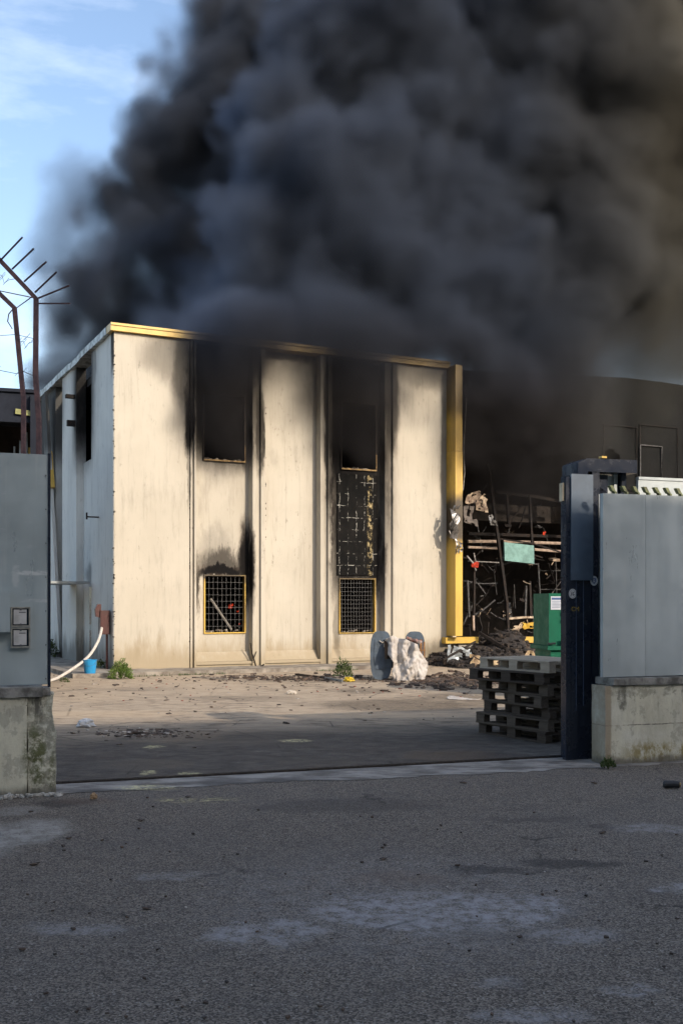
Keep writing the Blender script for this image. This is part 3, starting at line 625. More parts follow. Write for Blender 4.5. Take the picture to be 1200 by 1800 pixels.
# ---------------------------------------------------------------- building behind the camera that shades the road
e1, e2 = gnd(100, 1275), gnd(830, 1260)
Hs = 14.0; off = Vector((sin(SUN_AZ), -cos(SUN_AZ), 0))*(Hs/tan(SUN_EL))
q1 = e1+off; dd = (e2-e1).normalized(); ang = math.atan2(dd.y, dd.x)
blk = thing('apartment_block', 'plain rendered block across the road that throws its shade over the gateway', 'building', (q1.x, q1.y, 0), ang)
bm = BM(); wh = []
for fl in range(4):
    for k in range(26): wh.append((-28+k*3.6+1.1, -28+k*3.6+2.4, 1.0+fl*3.3, 2.5+fl*3.3))
wall_holes(bm, -30, 66, 0, Hs, -.3, 0, wh); box(bm, -30, -12, 0, 66, -.301, Hs-.01)
bm.transform(Matrix.Identity(4)); obj('wall', bm, simple('beige_render', (.42,.38,.31), .85, 0, .2, 1.5), blk)

# ---------------------------------------------------------------- gate walls
def wall_mat(name, lst, moss, right):
    t = NT(name, .85, 0, .3); X, Y, Z = t.xyz()
    n = t.noise(3.5, 7, .7, (1,1,.45)); fine = t.noise(30, 7, .8)
    c = t.mix(t.ramp(n, .38, .66), (.56,.535,.42), (.42,.395,.31))
    c = t.mix(t.ramp(t.noise(1.5, 5, .6, None, (4,4,4)), .45, .65, 0, .6), c, (.60,.59,.51))
    c = t.mix(t.ramp(fine, .58, .75, 0, .5), c, (.17,.16,.13))
    # runs of black mould under the cap
    run = t.math('MULTIPLY', t.ramp(t.noise(6, 7, .75, (1,1,.28), (5,2,1)), .53, .64), t.ramp(Z, .42, .74))
    c = t.mix(t.math('MULTIPLY', run, .9), c, (.06,.055,.05))
    pe = t.ramp(t.noise(2.6, 8, .72, (1,1,.8), (3,8,8)), .53, .56); c = t.mix(t.math('MULTIPLY', pe, .5), c, (.27,.255,.21))
    spots = t.math('MULTIPLY', t.ramp(t.noise(13, 7, .75, None, (1,7,1)), .60, .66), t.ramp(Z, .5, .72)); c = t.mix(t.math('MULTIPLY', spots, .8), c, (.05,.048,.045))
    for (l, col, hard) in ((lst, (.105,.10,.075), (1.2,.8)), (moss, (.075,.085,.025), (1.3,.6))):
        if l:
            g = t.math('MULTIPLY', soot_fn(t, X, Z, l, .18, 4, None, hard), t.ramp(t.noise(12, 8, .8), .38, .56)); c = t.mix(t.math('MULTIPLY', g, .85), c, col)
    if right:
        och = t.math('MULTIPLY', soot_fn(t, X, Z, [(.75,.07,.52,.13,1,4)], .12, 5), t.ramp(t.noise(9, 8, .8, (1,1,.6)), .40, .56)); c = t.mix(t.math('MULTIPLY', och, .85), c, (.20,.15,.035))
        ln = t.ramp(t.math('ABSOLUTE', t.math('SUBTRACT', t.math('ADD', Z, t.math('MULTIPLY', t.math('SUBTRACT', t.noise(5, 5, .7), .5), .03)), .385)), .007, .002)
        ln = t.math('MULTIPLY', ln, t.ramp(t.noise(4, 6, .8, None, (6,6,6)), .40, .55)); c = t.mix(t.math('MULTIPLY', ln, .85), c, (.05,.045,.04))
        br = t.ramp(t.math('ABSOLUTE', t.math('SUBTRACT', t.math('ADD', X, t.math('MULTIPLY', t.math('SUBTRACT', t.noise(3, 5, .7), .5), .05)), .03)), .05, .025)
        c = t.mix(t.math('MULTIPLY', br, .8), c, (.24,.19,.13))
    foot = t.ramp(t.math('ADD', Z, t.math('MULTIPLY', t.math('SUBTRACT', n, .5), .25)), .02, .10, .8, 0); c = t.mix(foot, c, (.09,.08,.065))
    t.color(c); t.bump(t.math('ADD', t.noise(45, 7, .8), t.math('MULTIPLY', n, 2.5)), .006, .7); return t.m
m_wallL = wall_mat('mouldy_concrete_left', [(-.12,.30,.06,.6,.4,3)], [(-.16,.33,.09,.26,.9)], False)
m_wallE = wall_mat('weathered_wall_end', [(-.10,.45,.16,.5,.75,3)], [(-.14,.30,.07,.30,1.0), (-.02,.15,.03,.2,.7)], False)
m_wallR = wall_mat('mouldy_concrete_right', [(.20,.68,.05,.10,.9),(.75,.70,.07,.06,.7),(.30,.72,.3,.04,.6)], [(.0,.03,.12,.06,.8)], True)
m_cap = simple('grey_concrete_cap', (.27,.26,.235), .9, 0, .6, 7, .012, c2=(.085,.08,.07))
def sheet_metal(name, c, seedv, scr=1, marks=None):
    t = NT(name, .42, .35, .5); X, Y, Z = t.xyz()
    n = t.noise(.9, 4, .6, None, seedv); c0 = t.mix(t.ramp(n, .35, .7), c, tuple(x*.78 for x in c))
    rub = t.math('MULTIPLY', t.ramp(t.noise(14, 7, .8, (.5,1,2.4), seedv), .58, .68), t.ramp(t.noise(1.3, 3, .5, None, (4,4,8)), .45, .6)); c0 = t.mix(t.math('MULTIPLY', rub, .8*scr), c0, (.42,.45,.46))
    c0 = t.mix(t.ramp(t.noise(30, 6, .85, None, seedv), .72, .78, 0, .6), c0, (.08,.08,.075))
    drip = t.ramp(t.noise(7, 5, .7, (1,1,.07), seedv), .55, .75, 0, .25); vs_ = t.math('MULTIPLY', t.ramp(t.noise(22, 4, .6, (1,1,.03), seedv), .60, .68), .25); c0 = t.mix(vs_, c0, (.5,.52,.5)); c0 = t.mix(drip, c0, tuple(x*.6 for x in c))
    if marks:
        mk = t.math('MULTIPLY', soot_fn(t, X, Z, marks, .04, 12, (.4,1,1), (1.3,.7)), t.ramp(t.noise(18, 7, .8, (.3,1,1)), .40, .55)); c0 = t.mix(t.math('MULTIPLY', mk, .8), c0, (.62,.63,.62))
    t.color(c0); t.put(t.ramp(t.noise(4, 6, .7, (1,1,.3)), .3, .7, .26, .5), t.b.inputs['Roughness']); t.bump(t.noise(1.3, 3, .5, None, seedv), .05, .5); return t.m
GLs = (1397-1207)/(1397-HZ)*CAMZ
m_pan = sheet_metal('galvanised_grey_panel', (.40,.455,.465), (1,2,3), 1, [(-.15,.95,.15,.022,.9,3),(-.12,.72,.13,.012,.8,3),(-.03,.95,.012,.10,.8),(-.30,.95,.03,.12,.5),(-.012,1.2,.010,.9,.45,4)]); m_pan2 = sheet_metal('pale_galvanised_panel', (.47,.515,.52), (7,5,3))
m_hatch0 = simple('rivet_metal', (.20,.20,.19), .5, .5, .4, 14)
m_navy = simple('navy_gloss_paint', (.012,.017,.030), .28, 0, .12, 2.5, .0); m_navy2 = simple('blue_grey_paint', (.10,.135,.18), .38, .2, .3, 3, .002)
def fz(P0, s, py):   # height on the gate line through P0 at distance s
    Y = P0.y+s*sin(B_); return CAMZ-(py-HZ)/F*Y
def fs(P0, px): k = (px-600)/F; return (P0.x-k*P0.y)/(k*sin(B_)-cos(B_))
sL = fs(GLp, 87); s50 = fs(GLp, 48); zCL = fz(GLp, sL, 1207)
wl = thing('concrete_wall', 'low mouldy concrete wall left of the gateway with a crumbling end', 'wall', GLp, B_)
bm = BM(); gridbox(bm, -7, 0, -.02, s50, .25, zCL-.085, .12); rough(bm, .007, 5, 2); obj('wall', bm, m_wallL, wl)
bm = BM(); gridbox(bm, s50+.003, .012, -.02, .02, .25, zCL-.06, .035); rough(bm, .013, 9, 4)
for v in bm.verts:
    if v.co.x > -.03: v.co.x -= .05*max(0, mnoise.noise(Vector((3, v.co.y*3, v.co.z*3.5)))+.25*(v.co.z > .55))
obj('wall_end', bm, m_wallE, wl)
bm = BM(); gridbox(bm, -7, -.025, zCL-.08, sL-.05, .29, zCL, .08); gridbox(bm, sL-.05, .0, zCL-.07, sL+.01, .27, zCL-.012, .03); rough(bm, .006, 14, 5)
obj('cap', bm, m_cap, wl)
bm = BM()
for k in range(46): chunk(bm, (rnd.uniform(-.42, .06), rnd.uniform(-.10, .0), rnd.uniform(.004,.02)), rnd.uniform(.008,.026), k, .8)
obj('crumbled_concrete', bm, simple('pale_crumbs', (.42,.40,.36), .9, 0, .5, 20), wl)['kind'] = 'stuff'
zTL = fz(GLp, sL, 796.5)
fl = thing('metal_fence', 'tall grey sheet-metal fence panel on the left gate wall carrying two meter hatches', 'fence', GLp+Vector((0,0,zCL)), B_)
bm = BM(); z1 = zTL-zCL
box(bm, -7, .10, .012, sL-.006, .13, z1); obj('panel', bm, m_pan, fl, bevel=.003)
bm = BM(); zm = fz(GLp, sL, 1009)-zCL; box(bm, -2.0, .094, .015, sL-.012, .0995, zm); obj('lower_sheet', bm, m_pan, fl, bevel=.002)
for k_ in range(7):
    bm = BM(); zz_ = .06+k_*.285; tube(bm, [(sL-.022, .088, zz_), (sL-.022, .0995, zz_)], .006, 8); obj('rivet', bm, m_hatch0, fl)
bm = BM(); box(bm, sL-.005, .09, -.01, sL+.017, .16, z1+.01); obj('edge_post', bm, m_navy, fl)
bm = BM(); box(bm, -7, .14, z1-.15, sL-.01, .18, z1-.10); box(bm, -7, .14, .3, sL-.01, .18, .35); obj('rail', bm, m_navy, fl)
# meter hatches and grey box
m_hatch = simple('hatch_frame_metal', (.34,.33,.29), .55, .3, .4, 14, .003); m_white = simple('dirty_white_plastic', (.50,.49,.48), .5, 0, .25, 10)
m_ink = simple('dark_print', (.09,.09,.10), .6, 0, .2, 10)
def fenceq(px, py): s = fs(GLp, px); return s, fz(GLp, s, py)-zCL
for k, (y0, y1) in enumerate(((1066,1102), (1102.6,1139))):
    a, za = fenceq(20, y0); b, zb = fenceq(54.5, y1)
    h = thing('meter_hatch', ('upper' if k == 0 else 'lower')+' small square meter hatch with white cover set in the left grey fence', 'meter hatch', Vector(GLp)+Vector((cos(B_)*a, sin(B_)*a, zCL+zb)), B_, 'meter hatches in the left fence')
    w = b-a; hh = za-zb-.004
    bm = BM(); t_ = .012
    box(bm, 0, .05, 0, w, .0935, t_); box(bm, 0, .05, hh-t_, w, .0935, hh); box(bm, 0, .0505, t_, t_, .0935, hh-t_); box(bm, w-t_, .0505, t_, w, .0935, hh-t_); obj('frame', bm, m_hatch, h, bevel=.003)
    bm = BM(); box(bm, t_, .08, t_, w-t_, .0934, hh-t_); obj('recess', bm, m_navy, h)
    bm = BM(); g = .022; box(bm, g, .058, g, w-g-.008, .0795, hh-g); c = obj('cover', bm, m_white, h, bevel=.004)
    bm = BM(); box(bm, w*.42, .0565, hh*.70, w*.76, .0578, hh*.745); obj('printed_line', bm, m_ink, c)
    bm = BM()
    for j in range(4): box(bm, w*.20, .0568, hh*(.30+.09*j), w*(.44+.04*(j%2)), .0578, hh*(.31+.09*j))
    obj('small_print', bm, m_hatch, c)
    bm = BM(); box(bm, w*.45, .05, hh-g-.006, w*.55, .0575, hh-g+.006); obj('catch', bm, m_ink, c)
    bm = BM(); box(bm, w*.45, .05, g-.006, w*.55, .0575, g+.006); obj('catch', bm, m_ink, c)
a, za = fenceq(-60, 1040); b, zb = fenceq(18.5, 1111)
bm = BM(); box(bm, a, .0, zb, b, .0935, za); o = obj('junction_box', bm, m_pan, None, bevel=.006); o.location = Vector(GLp)+Vector((0,0,zCL)); o.rotation_euler = (0,0,B_)
tag(o, 'flat grey metal box fixed on the left fence beside the two meter hatches', 'metal box')

# right wall
s0 = 0.0; zCR = fz(GRp, 0, 1193)
wr = thing('concrete_wall', 'low mouldy concrete wall right of the gateway with ochre lichen at its foot', 'wall', GRp, B_)
bm = BM(); gridbox(bm, 0, 0, -.02, 8, .245, zCR-.075, .12); rough(bm, .006, 5, 7); obj('wall', bm, m_wallR, wr)
bm = BM(); gridbox(bm, .075, -.03, zCR-.07, 8, .30, zCR-.0, .08)
rough(bm, .007, 12, 9)
obj('cap', bm, m_cap, wr)
fr = thing('metal_fence', 'tall pale grey sheet-metal fence of two visible panels on the right gate wall', 'fence', GRp+Vector((0,0,zCR)), B_)
zTR = fz(GRp, 0, 866)-zCR
seam = fs(GRp, 1138.5)
bm = BM(); box(bm, .0, .04, .012, .024, .09, zTR-.002); box(bm, .0245, .045, .012, seam-.0015, .075, zTR); obj('panel', bm, m_pan2, fr, bevel=.003)
for k in range(5):
    w = 1.25; bm = BM(); box(bm, seam+.0015+k*w, .045, .012, seam-.0015+(k+1)*w, .075, zTR+.004*(k%2)); obj('panel', bm, m_pan2, fr, bevel=.003)
bm = BM(); box(bm, .03, .09, .4, 7, .13, .46); box(bm, .03, .09, zTR-.3, 7, .13, zTR-.24); obj('rail', bm, m_navy, fr)
# hooked strips along the top edge
m_lime = simple('lichen_green_paint', (.25,.27,.12), .6, 0, .5, 12, c2=(.10,.10,.05))
for k, px in enumerate((1087, 1108, 1127.5, 1146.5, 1165.5, 1184.5, 1204, 1224)):
    s = fs(GRp, px-3); z = zTR+.002
    bm = BM(); M = Matrix.Translation((s, .075, z)) @ Matrix.Scale(1.0, 4)
    prism(bm, [(.028,0),(.046,0),(.046,.02),(.034,.024),(.0,.082),(-.035,.082),(-.004,.03),(.022,.022)], .0, .05, M)
    obj('hook', bm, m_lime, fr)
# sliding gate leaf parked behind the fence
zG = fz(GRp, .2, 838)
gt = thing('sliding_gate', 'pale grey sliding gate leaf parked open behind the right fence', 'gate', GRp+Vector((-sin(B_)*.38, cos(B_)*.38, 0)), B_)
bm = BM(); x0 = fs(GRp+Vector((-sin(B_)*.38, cos(B_)*.38, 0)), 1121); box(bm, x0, 0, .12, 7, .04, zG+.03); obj('panel', bm, m_pan2, gt, bevel=.003)
bm = BM(); box(bm, x0, -.01, zG+.032, 7, .05, zG+.06); obj('top_rail', bm, m_pan2, gt)
# gate post assembly
P0 = gnd(994, 1337)
def ps(px): return fs(P0, px)
def pz(px, py): return fz(P0, ps(px), py)
gp = thing('gate_post', 'tall glossy navy gate post with top beam and two round stickers', 'gate post', P0, B_)
w0 = ps(1039.5)
zt = pz(1001, 833)
bm = BM(); box(bm, 0, 0, 0, .055, .07, pz(992, 838)); obj('side_channel', bm, m_navy, gp, bevel=.006)
bm = BM(); box(bm, .058, .0, 0, .135, .20, pz(1010,1015)); box(bm, .138, .012, 0, w0, .20, pz(1010,1018)); obj('lower_post', bm, m_navy, gp, bevel=.01)
bm = BM(); box(bm, .050, -.02, pz(1005,1020), w0+.003, -.001, zt)
for v in bm.verts:
    pass
obj('upper_cover', bm, m_navy2, gp, bevel=.01)
bm = BM(); box(bm, .058, .002, pz(1010,1014), w0, .20, zt-.01); obj('upper_post', bm, m_navy, gp)
w1 = ps(1062)
bm = BM(); box(bm, w0+.004, .0, .0, w0+.075, .09, pz(1045,822)); obj('guide_channel', bm, m_navy, gp, bevel=.003)
bm = BM(); box(bm, w0+.095, .02, .0, w0+.103, .09, pz(1045,868)); obj('guide_channel', bm, m_greym, gp)
bm = BM(); box(bm, w0+.004, .10, .0, w1+.10, .16, pz(1050,832)); obj('back_plate', bm, m_navy, gp)
hx0, hx1 = ps(1014), ps(1118)
bm = BM()
prism(bm, [(hx0, pz(1014,836)), (hx0+.002, pz(1014,813)), (hx0+.11, pz(1035,806)), (hx1, pz(1118,809)), (hx1, pz(1118,832)), (hx0+.12, pz(1035,829)), (hx0+.11, pz(1035,836))], -.01, .30)
obj('top_beam', bm, m_navy, gp, bevel=.004)
bm = BM(); box(bm, hx1-.10, .12, pz(1118,868), hx1-.045, .30, pz(1118,831)); obj('beam_leg', bm, m_navy, gp)
bm = BM(); box(bm, w0+.076, .0, pz(1040,868), w0+.09, .09, pz(1040,829)); obj('beam_leg', bm, m_navy, gp)
bm = BM(); box(bm, w1-.01, .20, pz(1060,868), hx1-.09, .215, pz(1060,832)); box(bm, hx1-.16, .17, pz(1100,869), hx1-.115, .2, pz(1100,831)); obj('end_plate', bm, m_pan2, gp)
bm = BM(); M = Matrix.Translation((w1+.015, .10, pz(1062, 862))) @ Matrix.Rotation(R(28), 4, 'Y'); box(bm, -.02, 0, -.02, .075, .05, .035, M); obj('bracket', bm, m_navy, gp)
bm = BM(); box(bm, hx0+.30, .02, pz(1100,806.5), hx0+.36, .08, pz(1100,803)); obj('yellow_cap', bm, m_yel, gp)
bm = BM(); box(bm, -.018, .03, pz(990,880), -.001, .10, pz(990,848)); obj('lit_strip', bm, simple('sunlit_post_side', (.55,.44,.28), .5), gp)  # cream sliver painted as the sunlit side of the post
bm = BM(); tube(bm, [(.20,-.004,.55),(.20,-.004,2.0)], .0035, 5); tube(bm, [(.115,-.004,.5),(.115,-.004,1.9)], .003, 5); obj('bead', bm, simple('pale_blue_line', (.07,.10,.16), .3), gp)  # two thin paler blue vertical lines in front of the post
# stickers
def ring(bm, cx, cz, y, r0, r1, n=28):
    a = [bm.verts.new((cx+r0*cos(2*pi*k/n), y, cz+r0*sin(2*pi*k/n)*1.12)) for k in range(n)]; b = [bm.verts.new((cx+r1*cos(2*pi*k/n), y, cz+r1*sin(2*pi*k/n)*1.12)) for k in range(n)]
    for k in range(n): bm.faces.new((a[k], a[(k+1)%n], b[(k+1)%n], b[k]))
def disc(bm, cx, cz, y, r, n=28, th=.0012):
    prism(bm, [(cx+r*cos(2*pi*k/n), cz+r*sin(2*pi*k/n)*1.12) for k in range(n)], y, y+th)
m_stk = simple('white_sticker', (.62,.62,.60), .5, 0, .12, 20); m_stb = simple('sticker_blue', (.05,.10,.25), .5); m_stg = simple('sticker_dark_grey', (.10,.10,.11), .6); m_sty = simple('yellow_print', (.50,.34,.05), .6, 0, .5, 60)
cx, cz = ps(1005.5), pz(1005.5, 1043.5)
bm = BM(); disc(bm, cx, cz, -.0024, .044); o = obj('round_sticker', bm, m_stk, gp); o['label'] = 'round white sticker with a dark angular emblem on the left channel'
bm = BM()
ring(bm, cx, cz, -.0030, .036, .033)
for poly in ([(-.020,-.020),(-.008,-.020),(-.006,.022),(-.014,.022)], [(-.004,.004),(.016,.024),(.022,.016),(.004,-.002)], [(-.002,-.004),(.022,-.004),(.020,-.014),(.0,-.018)], [(.004,-.018),(.012,-.026),(.020,-.02),(.010,-.014)]):
    prism(bm, [(cx+x, cz+z) for x, z in poly], -.0036, -.0026)
obj('emblem', bm, m_stg, o)
cx, cz = ps(1043.0)+.0, pz(1043, 1021)
zz = .0985
bm = BM(); disc(bm, cx, cz, -.0025, .045); o = obj('round_sticker', bm, m_stk, gp); o['label'] = 'round white sticker with a blue shield emblem on the guide channel'
bm = BM(); prism(bm, [(cx-.026,cz+.026),(cx+.026,cz+.026),(cx+.026,cz-.008),(cx,cz-.034),(cx-.026,cz-.008)], -.0032, -.0026); obj('shield', bm, m_stb, o)
bm = BM()
for poly in ([(-.012,.018),(-.006,.018),(-.006,-.018),(-.012,-.018)], [(-.004,.016),(.014,.012),(.014,.004),(-.004,.006)], [(-.004,.0),(.014,-.004),(.008,-.018),(-.004,-.012)]): prism(bm, [(cx+x, cz+z) for x, z in poly], -.0040, -.0033)
obj('emblem', bm, m_stk, o)
def letters(name, txt, size, mat, loc, rz, parent, ext=.0006):
    cu = bpy.data.curves.new(name, 'FONT'); cu.body = txt; cu.size = size; cu.extrude = ext; cu.align_x = 'CENTER'
    tmp = bpy.data.objects.new('t', cu); COL.objects.link(tmp); bpy.context.view_layer.update()
    dg = bpy.context.evaluated_depsgraph_get(); me = bpy.data.meshes.new_from_object(tmp.evaluated_get(dg)); bpy.data.objects.remove(tmp)
    me.materials.clear(); me.materials.append(mat); o = bpy.data.objects.new(name, me); link(o); o.parent = parent; o.location = loc; o.rotation_euler = (R(90), 0, rz); return o
letters('lettering', 'SI', .045, m_stg, (ps(1043), -.002, pz(1043,1040)), 0, gp)
letters('lettering', 'CM', .062, m_sty, (ps(1010), -.003, pz(1010,1074)), 0, gp)

# ---------------------------------------------------------------- anti-climb poles and wire on the left
m_pole = simple('rusty_purple_steel', (.045,.027,.032), .7, .0, .5, 14, .004, c2=(.02,.014,.02), spec=.2)  # steel darkened overall to put shade into its colour
def pole(pts, r, Y, label, spikes, base_z):
    b = at(pts[0][0], pts[0][1], Y)
    th = thing('fence_pole', label, 'pole', (b.x, b.y, 0), 0, 'bent poles behind the left fence')
    P = [at(px, py, Y)-Vector((b.x, b.y, 0)) for px, py in pts]; P[0] = Vector((0, 0, 0.0)); P.insert(1, at(pts[0][0], pts[0][1], Y)-Vector((b.x, b.y, 0)))
    bm = BM(); tube(bm, P, r, 4); obj('post', bm, m_pole, th)
    for (x0, y0, x1, y1) in spikes:
        bm = BM(); tube(bm, [at(x0, y0, Y-.03)-Vector((b.x, b.y, 0)), at(x1, y1, Y-.03-.15)-Vector((b.x, b.y, 0))], .009, 4); obj('spike', bm, m_pole, th)
    return th
YP = 10.6
pole([(69,740),(63,660),(64,525),(-30,425)], .032, YP, 'nearest bent rusty pole above the left fence with five spikes', [(3,456,40,417),(22,473,60,437),(43,495,82,460),(62,514,100,478),(68,524,122,502),(68,533.5,124,533.5)], 0)
pole([(42,700),(41,692),(26,542),(-30,488)], .032, 11.6, 'second bent rusty pole above the left fence, thinner looking and without spikes', [], 0)
def wire(pts, Y, r, label, barbs=0):
    P = [at(px, py, Y+dy) for px, py, dy in pts]; bm = BM(); tube(bm, P, r, 4)
    for k in range(barbs):
        i = rnd.randrange(len(P)-1); p = P[i].lerp(P[i+1], rnd.random()); tube(bm, [p+Vector((-.03,0,-.03)), p+Vector((.03,0,.04))], r*.8, 3)
    tag(obj('barbed_wire', bm, m_pole), label, 'wire', 'wires strung between the bent poles')
wire([(-40,478,0),(0,512,0),(30,541,.1),(62,518,0)], 11, .006, 'dark wire running down to the bend of the nearest pole')
wire([(-30,505,0),(62,524,0)], 11, .006, 'upper straight wire left of the nearest bent pole')
wire([(-30,590,0),(0,590,0),(28,588,.6),(64,596,0)], 10.9, .004, 'sagging barbed wire half way up the bent poles', 6)
wire([(-30,648,0),(0,651,0),(30,657,.6),(40,652,0.3),(64,663,0)], 10.9, .004, 'lowest barbed wire between the two bent poles', 6)
wire([(26,540,0),(16,552,0),(14,565,0),(22,578,0)], 11.5, .007, 'short loop of wire hanging from the second pole')
wire([(34,600,0),(42,600,0),(46,612,0),(50,604,0),(60,600,0)], 10.9, .003, 'tangled twist of thin wire beside the nearest pole', 4)
wire([(-10,482,0),(4,484,0),(8,498,0),(16,492,0),(28,490,0)], 10.9, .003, 'tangled twist of thin wire high on the left', 4)

# dark shed behind the left fence
m_blue = simple('shaded_blue_grey_sheet', (.010,.014,.024), .7, 0, .3, 2, .004, spec=.2)  # shade put into the paint: sheet darkened all over
YS = 19.0
a = at(70, 692, YS); sh = thing('metal_shed', 'dark blue open-fronted shed roof edge showing above the left fence', 'shed', (a.x, a.y, 0), R(17))
bm = BM(); zt_ = a.z; zb_ = at(0, 744, YS).z
box(bm, -9, 0, zb_, 0, .15, zt_); obj('fascia', bm, m_blue, sh, bevel=.01)
bm = BM(); box(bm, -9, -.05, zt_+.002, .0, 4, zt_+.06); obj('roof', bm, m_blue, sh)
bm = BM(); box(bm, -9, 3.8, 0, -.02, 3.9, zt_-.01); box(bm, -.12, .16, 0, -.02, 3.79, zt_-.01); obj('back_wall', bm, m_char, sh)
bm = BM(); box(bm, -.16, -.13, 0, 0, -.003, zt_-.05); obj('corner_post', bm, m_blue, sh)
shM = (Matrix.Translation((a.x,a.y,0)) @ Matrix.Rotation(R(17),4,'Z')).inverted()
bm = BM(); p = at(28, 721, YS); q = at(57, 731, YS); ps_ = shM @ p; qs_ = shM @ q; M = Matrix.Translation((ps_.x, -.03, p.z)) @ Matrix.Rotation(R(6), 4, 'Y'); box(bm, 0, -.02, -(p.z-q.z)*.9, qs_.x-ps_.x, .0, 0, M); o = obj('yellow_plate', bm, simple('dirty_yellow_plate', (.33,.33,.12), .6, 0, .5, 8), sh)
bm = BM(); p = shM @ at(43, 786, YS+.6); box(bm, p.x, p.y, 0, p.x+.12, p.y+.1, p.z); obj('yellow_post', bm, m_yel, sh)
for x, y0, y1 in ((36,775,800), (48,760,786), (26,785,800)):
    bm = BM(); p = shM @ at(x, y0, YS+.6); q = shM @ at(x-1, y1, YS+.6); q.z = .0; tube(bm, [q, p], .02, 5); obj('thin_pipe', bm, m_greym, sh)

# ---------------------------------------------------------------- pallets
def wood(name, c, c2): 
    t = NT(name, .85, 0, .25); n = t.noise(5, 7, .7, (.35,6,6)); n2 = t.noise(.8, 3, .5, None, (5,5,5)); m = t.mix(t.ramp(n, .35, .7), c, c2); m = t.mix(t.ramp(n2, .4, .65, 0, .5), m, tuple(x*.55 for x in c)); t.color(m); t.bump(n, .003, .5); return t.m
m_w1 = wood('grey_weathered_wood', (.135,.105,.078), (.055,.042,.03)); m_w2 = wood('dark_weathered_wood', (.09,.068,.05), (.04,.03,.024)); m_w3 = wood('fresh_pallet_wood', (.52,.43,.32), (.34,.27,.20))
def pallet(mat, seed):
    r = random.Random(seed); t = thing('wooden_pallet', '', 'pallet', (0,0,0))
    j = lambda: r.uniform(-.006, .006)
    # x along the 1.2 m side, y 0..0.8
    for k, (y, w) in enumerate(((0,.145),(.1925,.1),(.3275,.145),(.5075,.1),(.655,.145))):
        bm = BM(); box(bm, j(), y+j(), .124, 1.2+j(), y+w, .144); obj('deck_board', bm, mat, t, bevel=.003)
    for x in (0,.5275,1.055):
        bm = BM(); box(bm, x+j(), .002, .1, x+.145, .798+j(), .1215); obj('stringer_board', bm, mat, t, bevel=.003)
        for y, w in ((0,.1),(.3275,.145),(.7,.1)):
            bm = BM(); box(bm, x+.002+j(), y+.003, .022, x+.143, y+w-.003+j(), .0995); obj('block', bm, mat, t, bevel=.004)
    for y, w in ((0,.1),(.3275,.145),(.7,.1)):
        bm = BM(); box(bm, j(), y, 0, 1.2+j(), y+w, .0215); obj('bottom_board', bm, mat, t, bevel=.003)
    return t
ca, cb = gnd(851, 1291), gnd(958, 1309)
base = cb.copy(); dirx = (ca-cb).normalized(); base_rz = math.atan2(dirx.y, dirx.x)
protos = {0: pallet(m_w1, 1), 1: pallet(m_w2, 2), 2: pallet(m_w3, 3)}
used = set()
PLAN = [(1, 0, .0, .0), (0, 4, .03, .0), (1, -1, .05, .02), (0, -5, -.04, .03), (0, 2, .03, .02), (1, 6, -.02, .0), (0, 2, .04, -.01)]
LAB = ['bottom pallet of the stack beside the navy gate post, on the ground', 'second pallet from the bottom of the stack by the gate post', 'third pallet from the bottom of the stack by the gate post, darker wood', 'middle pallet of the stack by the gate post, three below and three above',
       'third pallet from the top of the stack by the gate post', 'pallet just under the pale topmost one, darker wood', 'topmost pallet of the stack, paler wood']
for k, (kind, deg, ox, oy) in enumerate(PLAN):
    kk = 2 if k == 6 else kind
    o = protos[kk] if kk not in used else copy_tree(protos[kk]); used.add(kk)
    # the pallet is mirrored so that its width runs away from the camera
    o.scale = (1, 1, .915); o.location = (base.x+ox, base.y+oy, .009+k*.133); o.rotation_euler = (0, 0, base_rz+R(deg)-pi/2-pi/2 if False else base_rz+R(deg))
    tag(o, LAB[k], 'pallet', 'wooden pallets stacked by the gate post')
    # shift so that y (width) goes to the right/back: width axis = -90 deg from x
    off_ = Matrix.Rotation(base_rz+R(deg), 4, 'Z') @ Vector((0, -.8, 0)); o.location = Vector(o.location)+Vector((off_.x, off_.y, 0))

# ---------------------------------------------------------------- green cabinet
YG = 17.5; a = at(964, 1043, YG); gc = thing('green_cabinet', 'green metal cabinet with a white notice behind the pallet stack', 'cabinet', (a.x, a.y, 0), R(8))
m_green = simple('green_machine_paint', (.006,.115,.062), .55, 0, .2, 4, .003, spec=.2); m_dk = simple('black_rubber', (.02,.02,.022), .6)
bm = BM(); zl = at(964, 1135, YG).z; box(bm, 0, 0, zl, .95, .8, a.z); obj('body', bm, m_green, gc, bevel=.015)
bm = BM(); box(bm, -.04, -.06, zl-.07, 1.0, .85, zl-.004); obj('ledge', bm, m_green, gc, bevel=.01)
bm = BM(); box(bm, .03, .0, .012, .92, .8, zl-.075); obj('base', bm, m_green, gc, bevel=.01)
bm = BM(); box(bm, .03, -.008, a.z-.27, .24, -.001, a.z-.05); o = obj('notice', bm, simple('notice_paper', (.55,.58,.62), .5, 0, .1), gc)
bm = BM(); box(bm, .045, -.011, a.z-.105, .225, -.0085, a.z-.07)
obj('heading_band', bm, m_stb, o)
bm = BM()
for k in range(5): box(bm, .05, -.011, a.z-.14-k*.024, .22-.03*(k%3 == 1), -.0085, a.z-.132-k*.024)
obj('text_lines', bm, simple('blue_grey_print', (.20,.24,.34), .6), o)
bm = BM(); box(bm, .22, -.05, zl+.52, .30, -.002, zl+.56); box(bm, .22, -.05, zl+.40, .30, -.002, zl+.44); box(bm, .20, -.08, zl-.05, .34, -.062, zl+.12); obj('handle', bm, m_dk, gc)
bm = BM(); tube(bm, [(-.03,-.03,zl+.03),(.09,-.07,zl+.04)], .018, 6); obj('lever', bm, m_dk, gc)

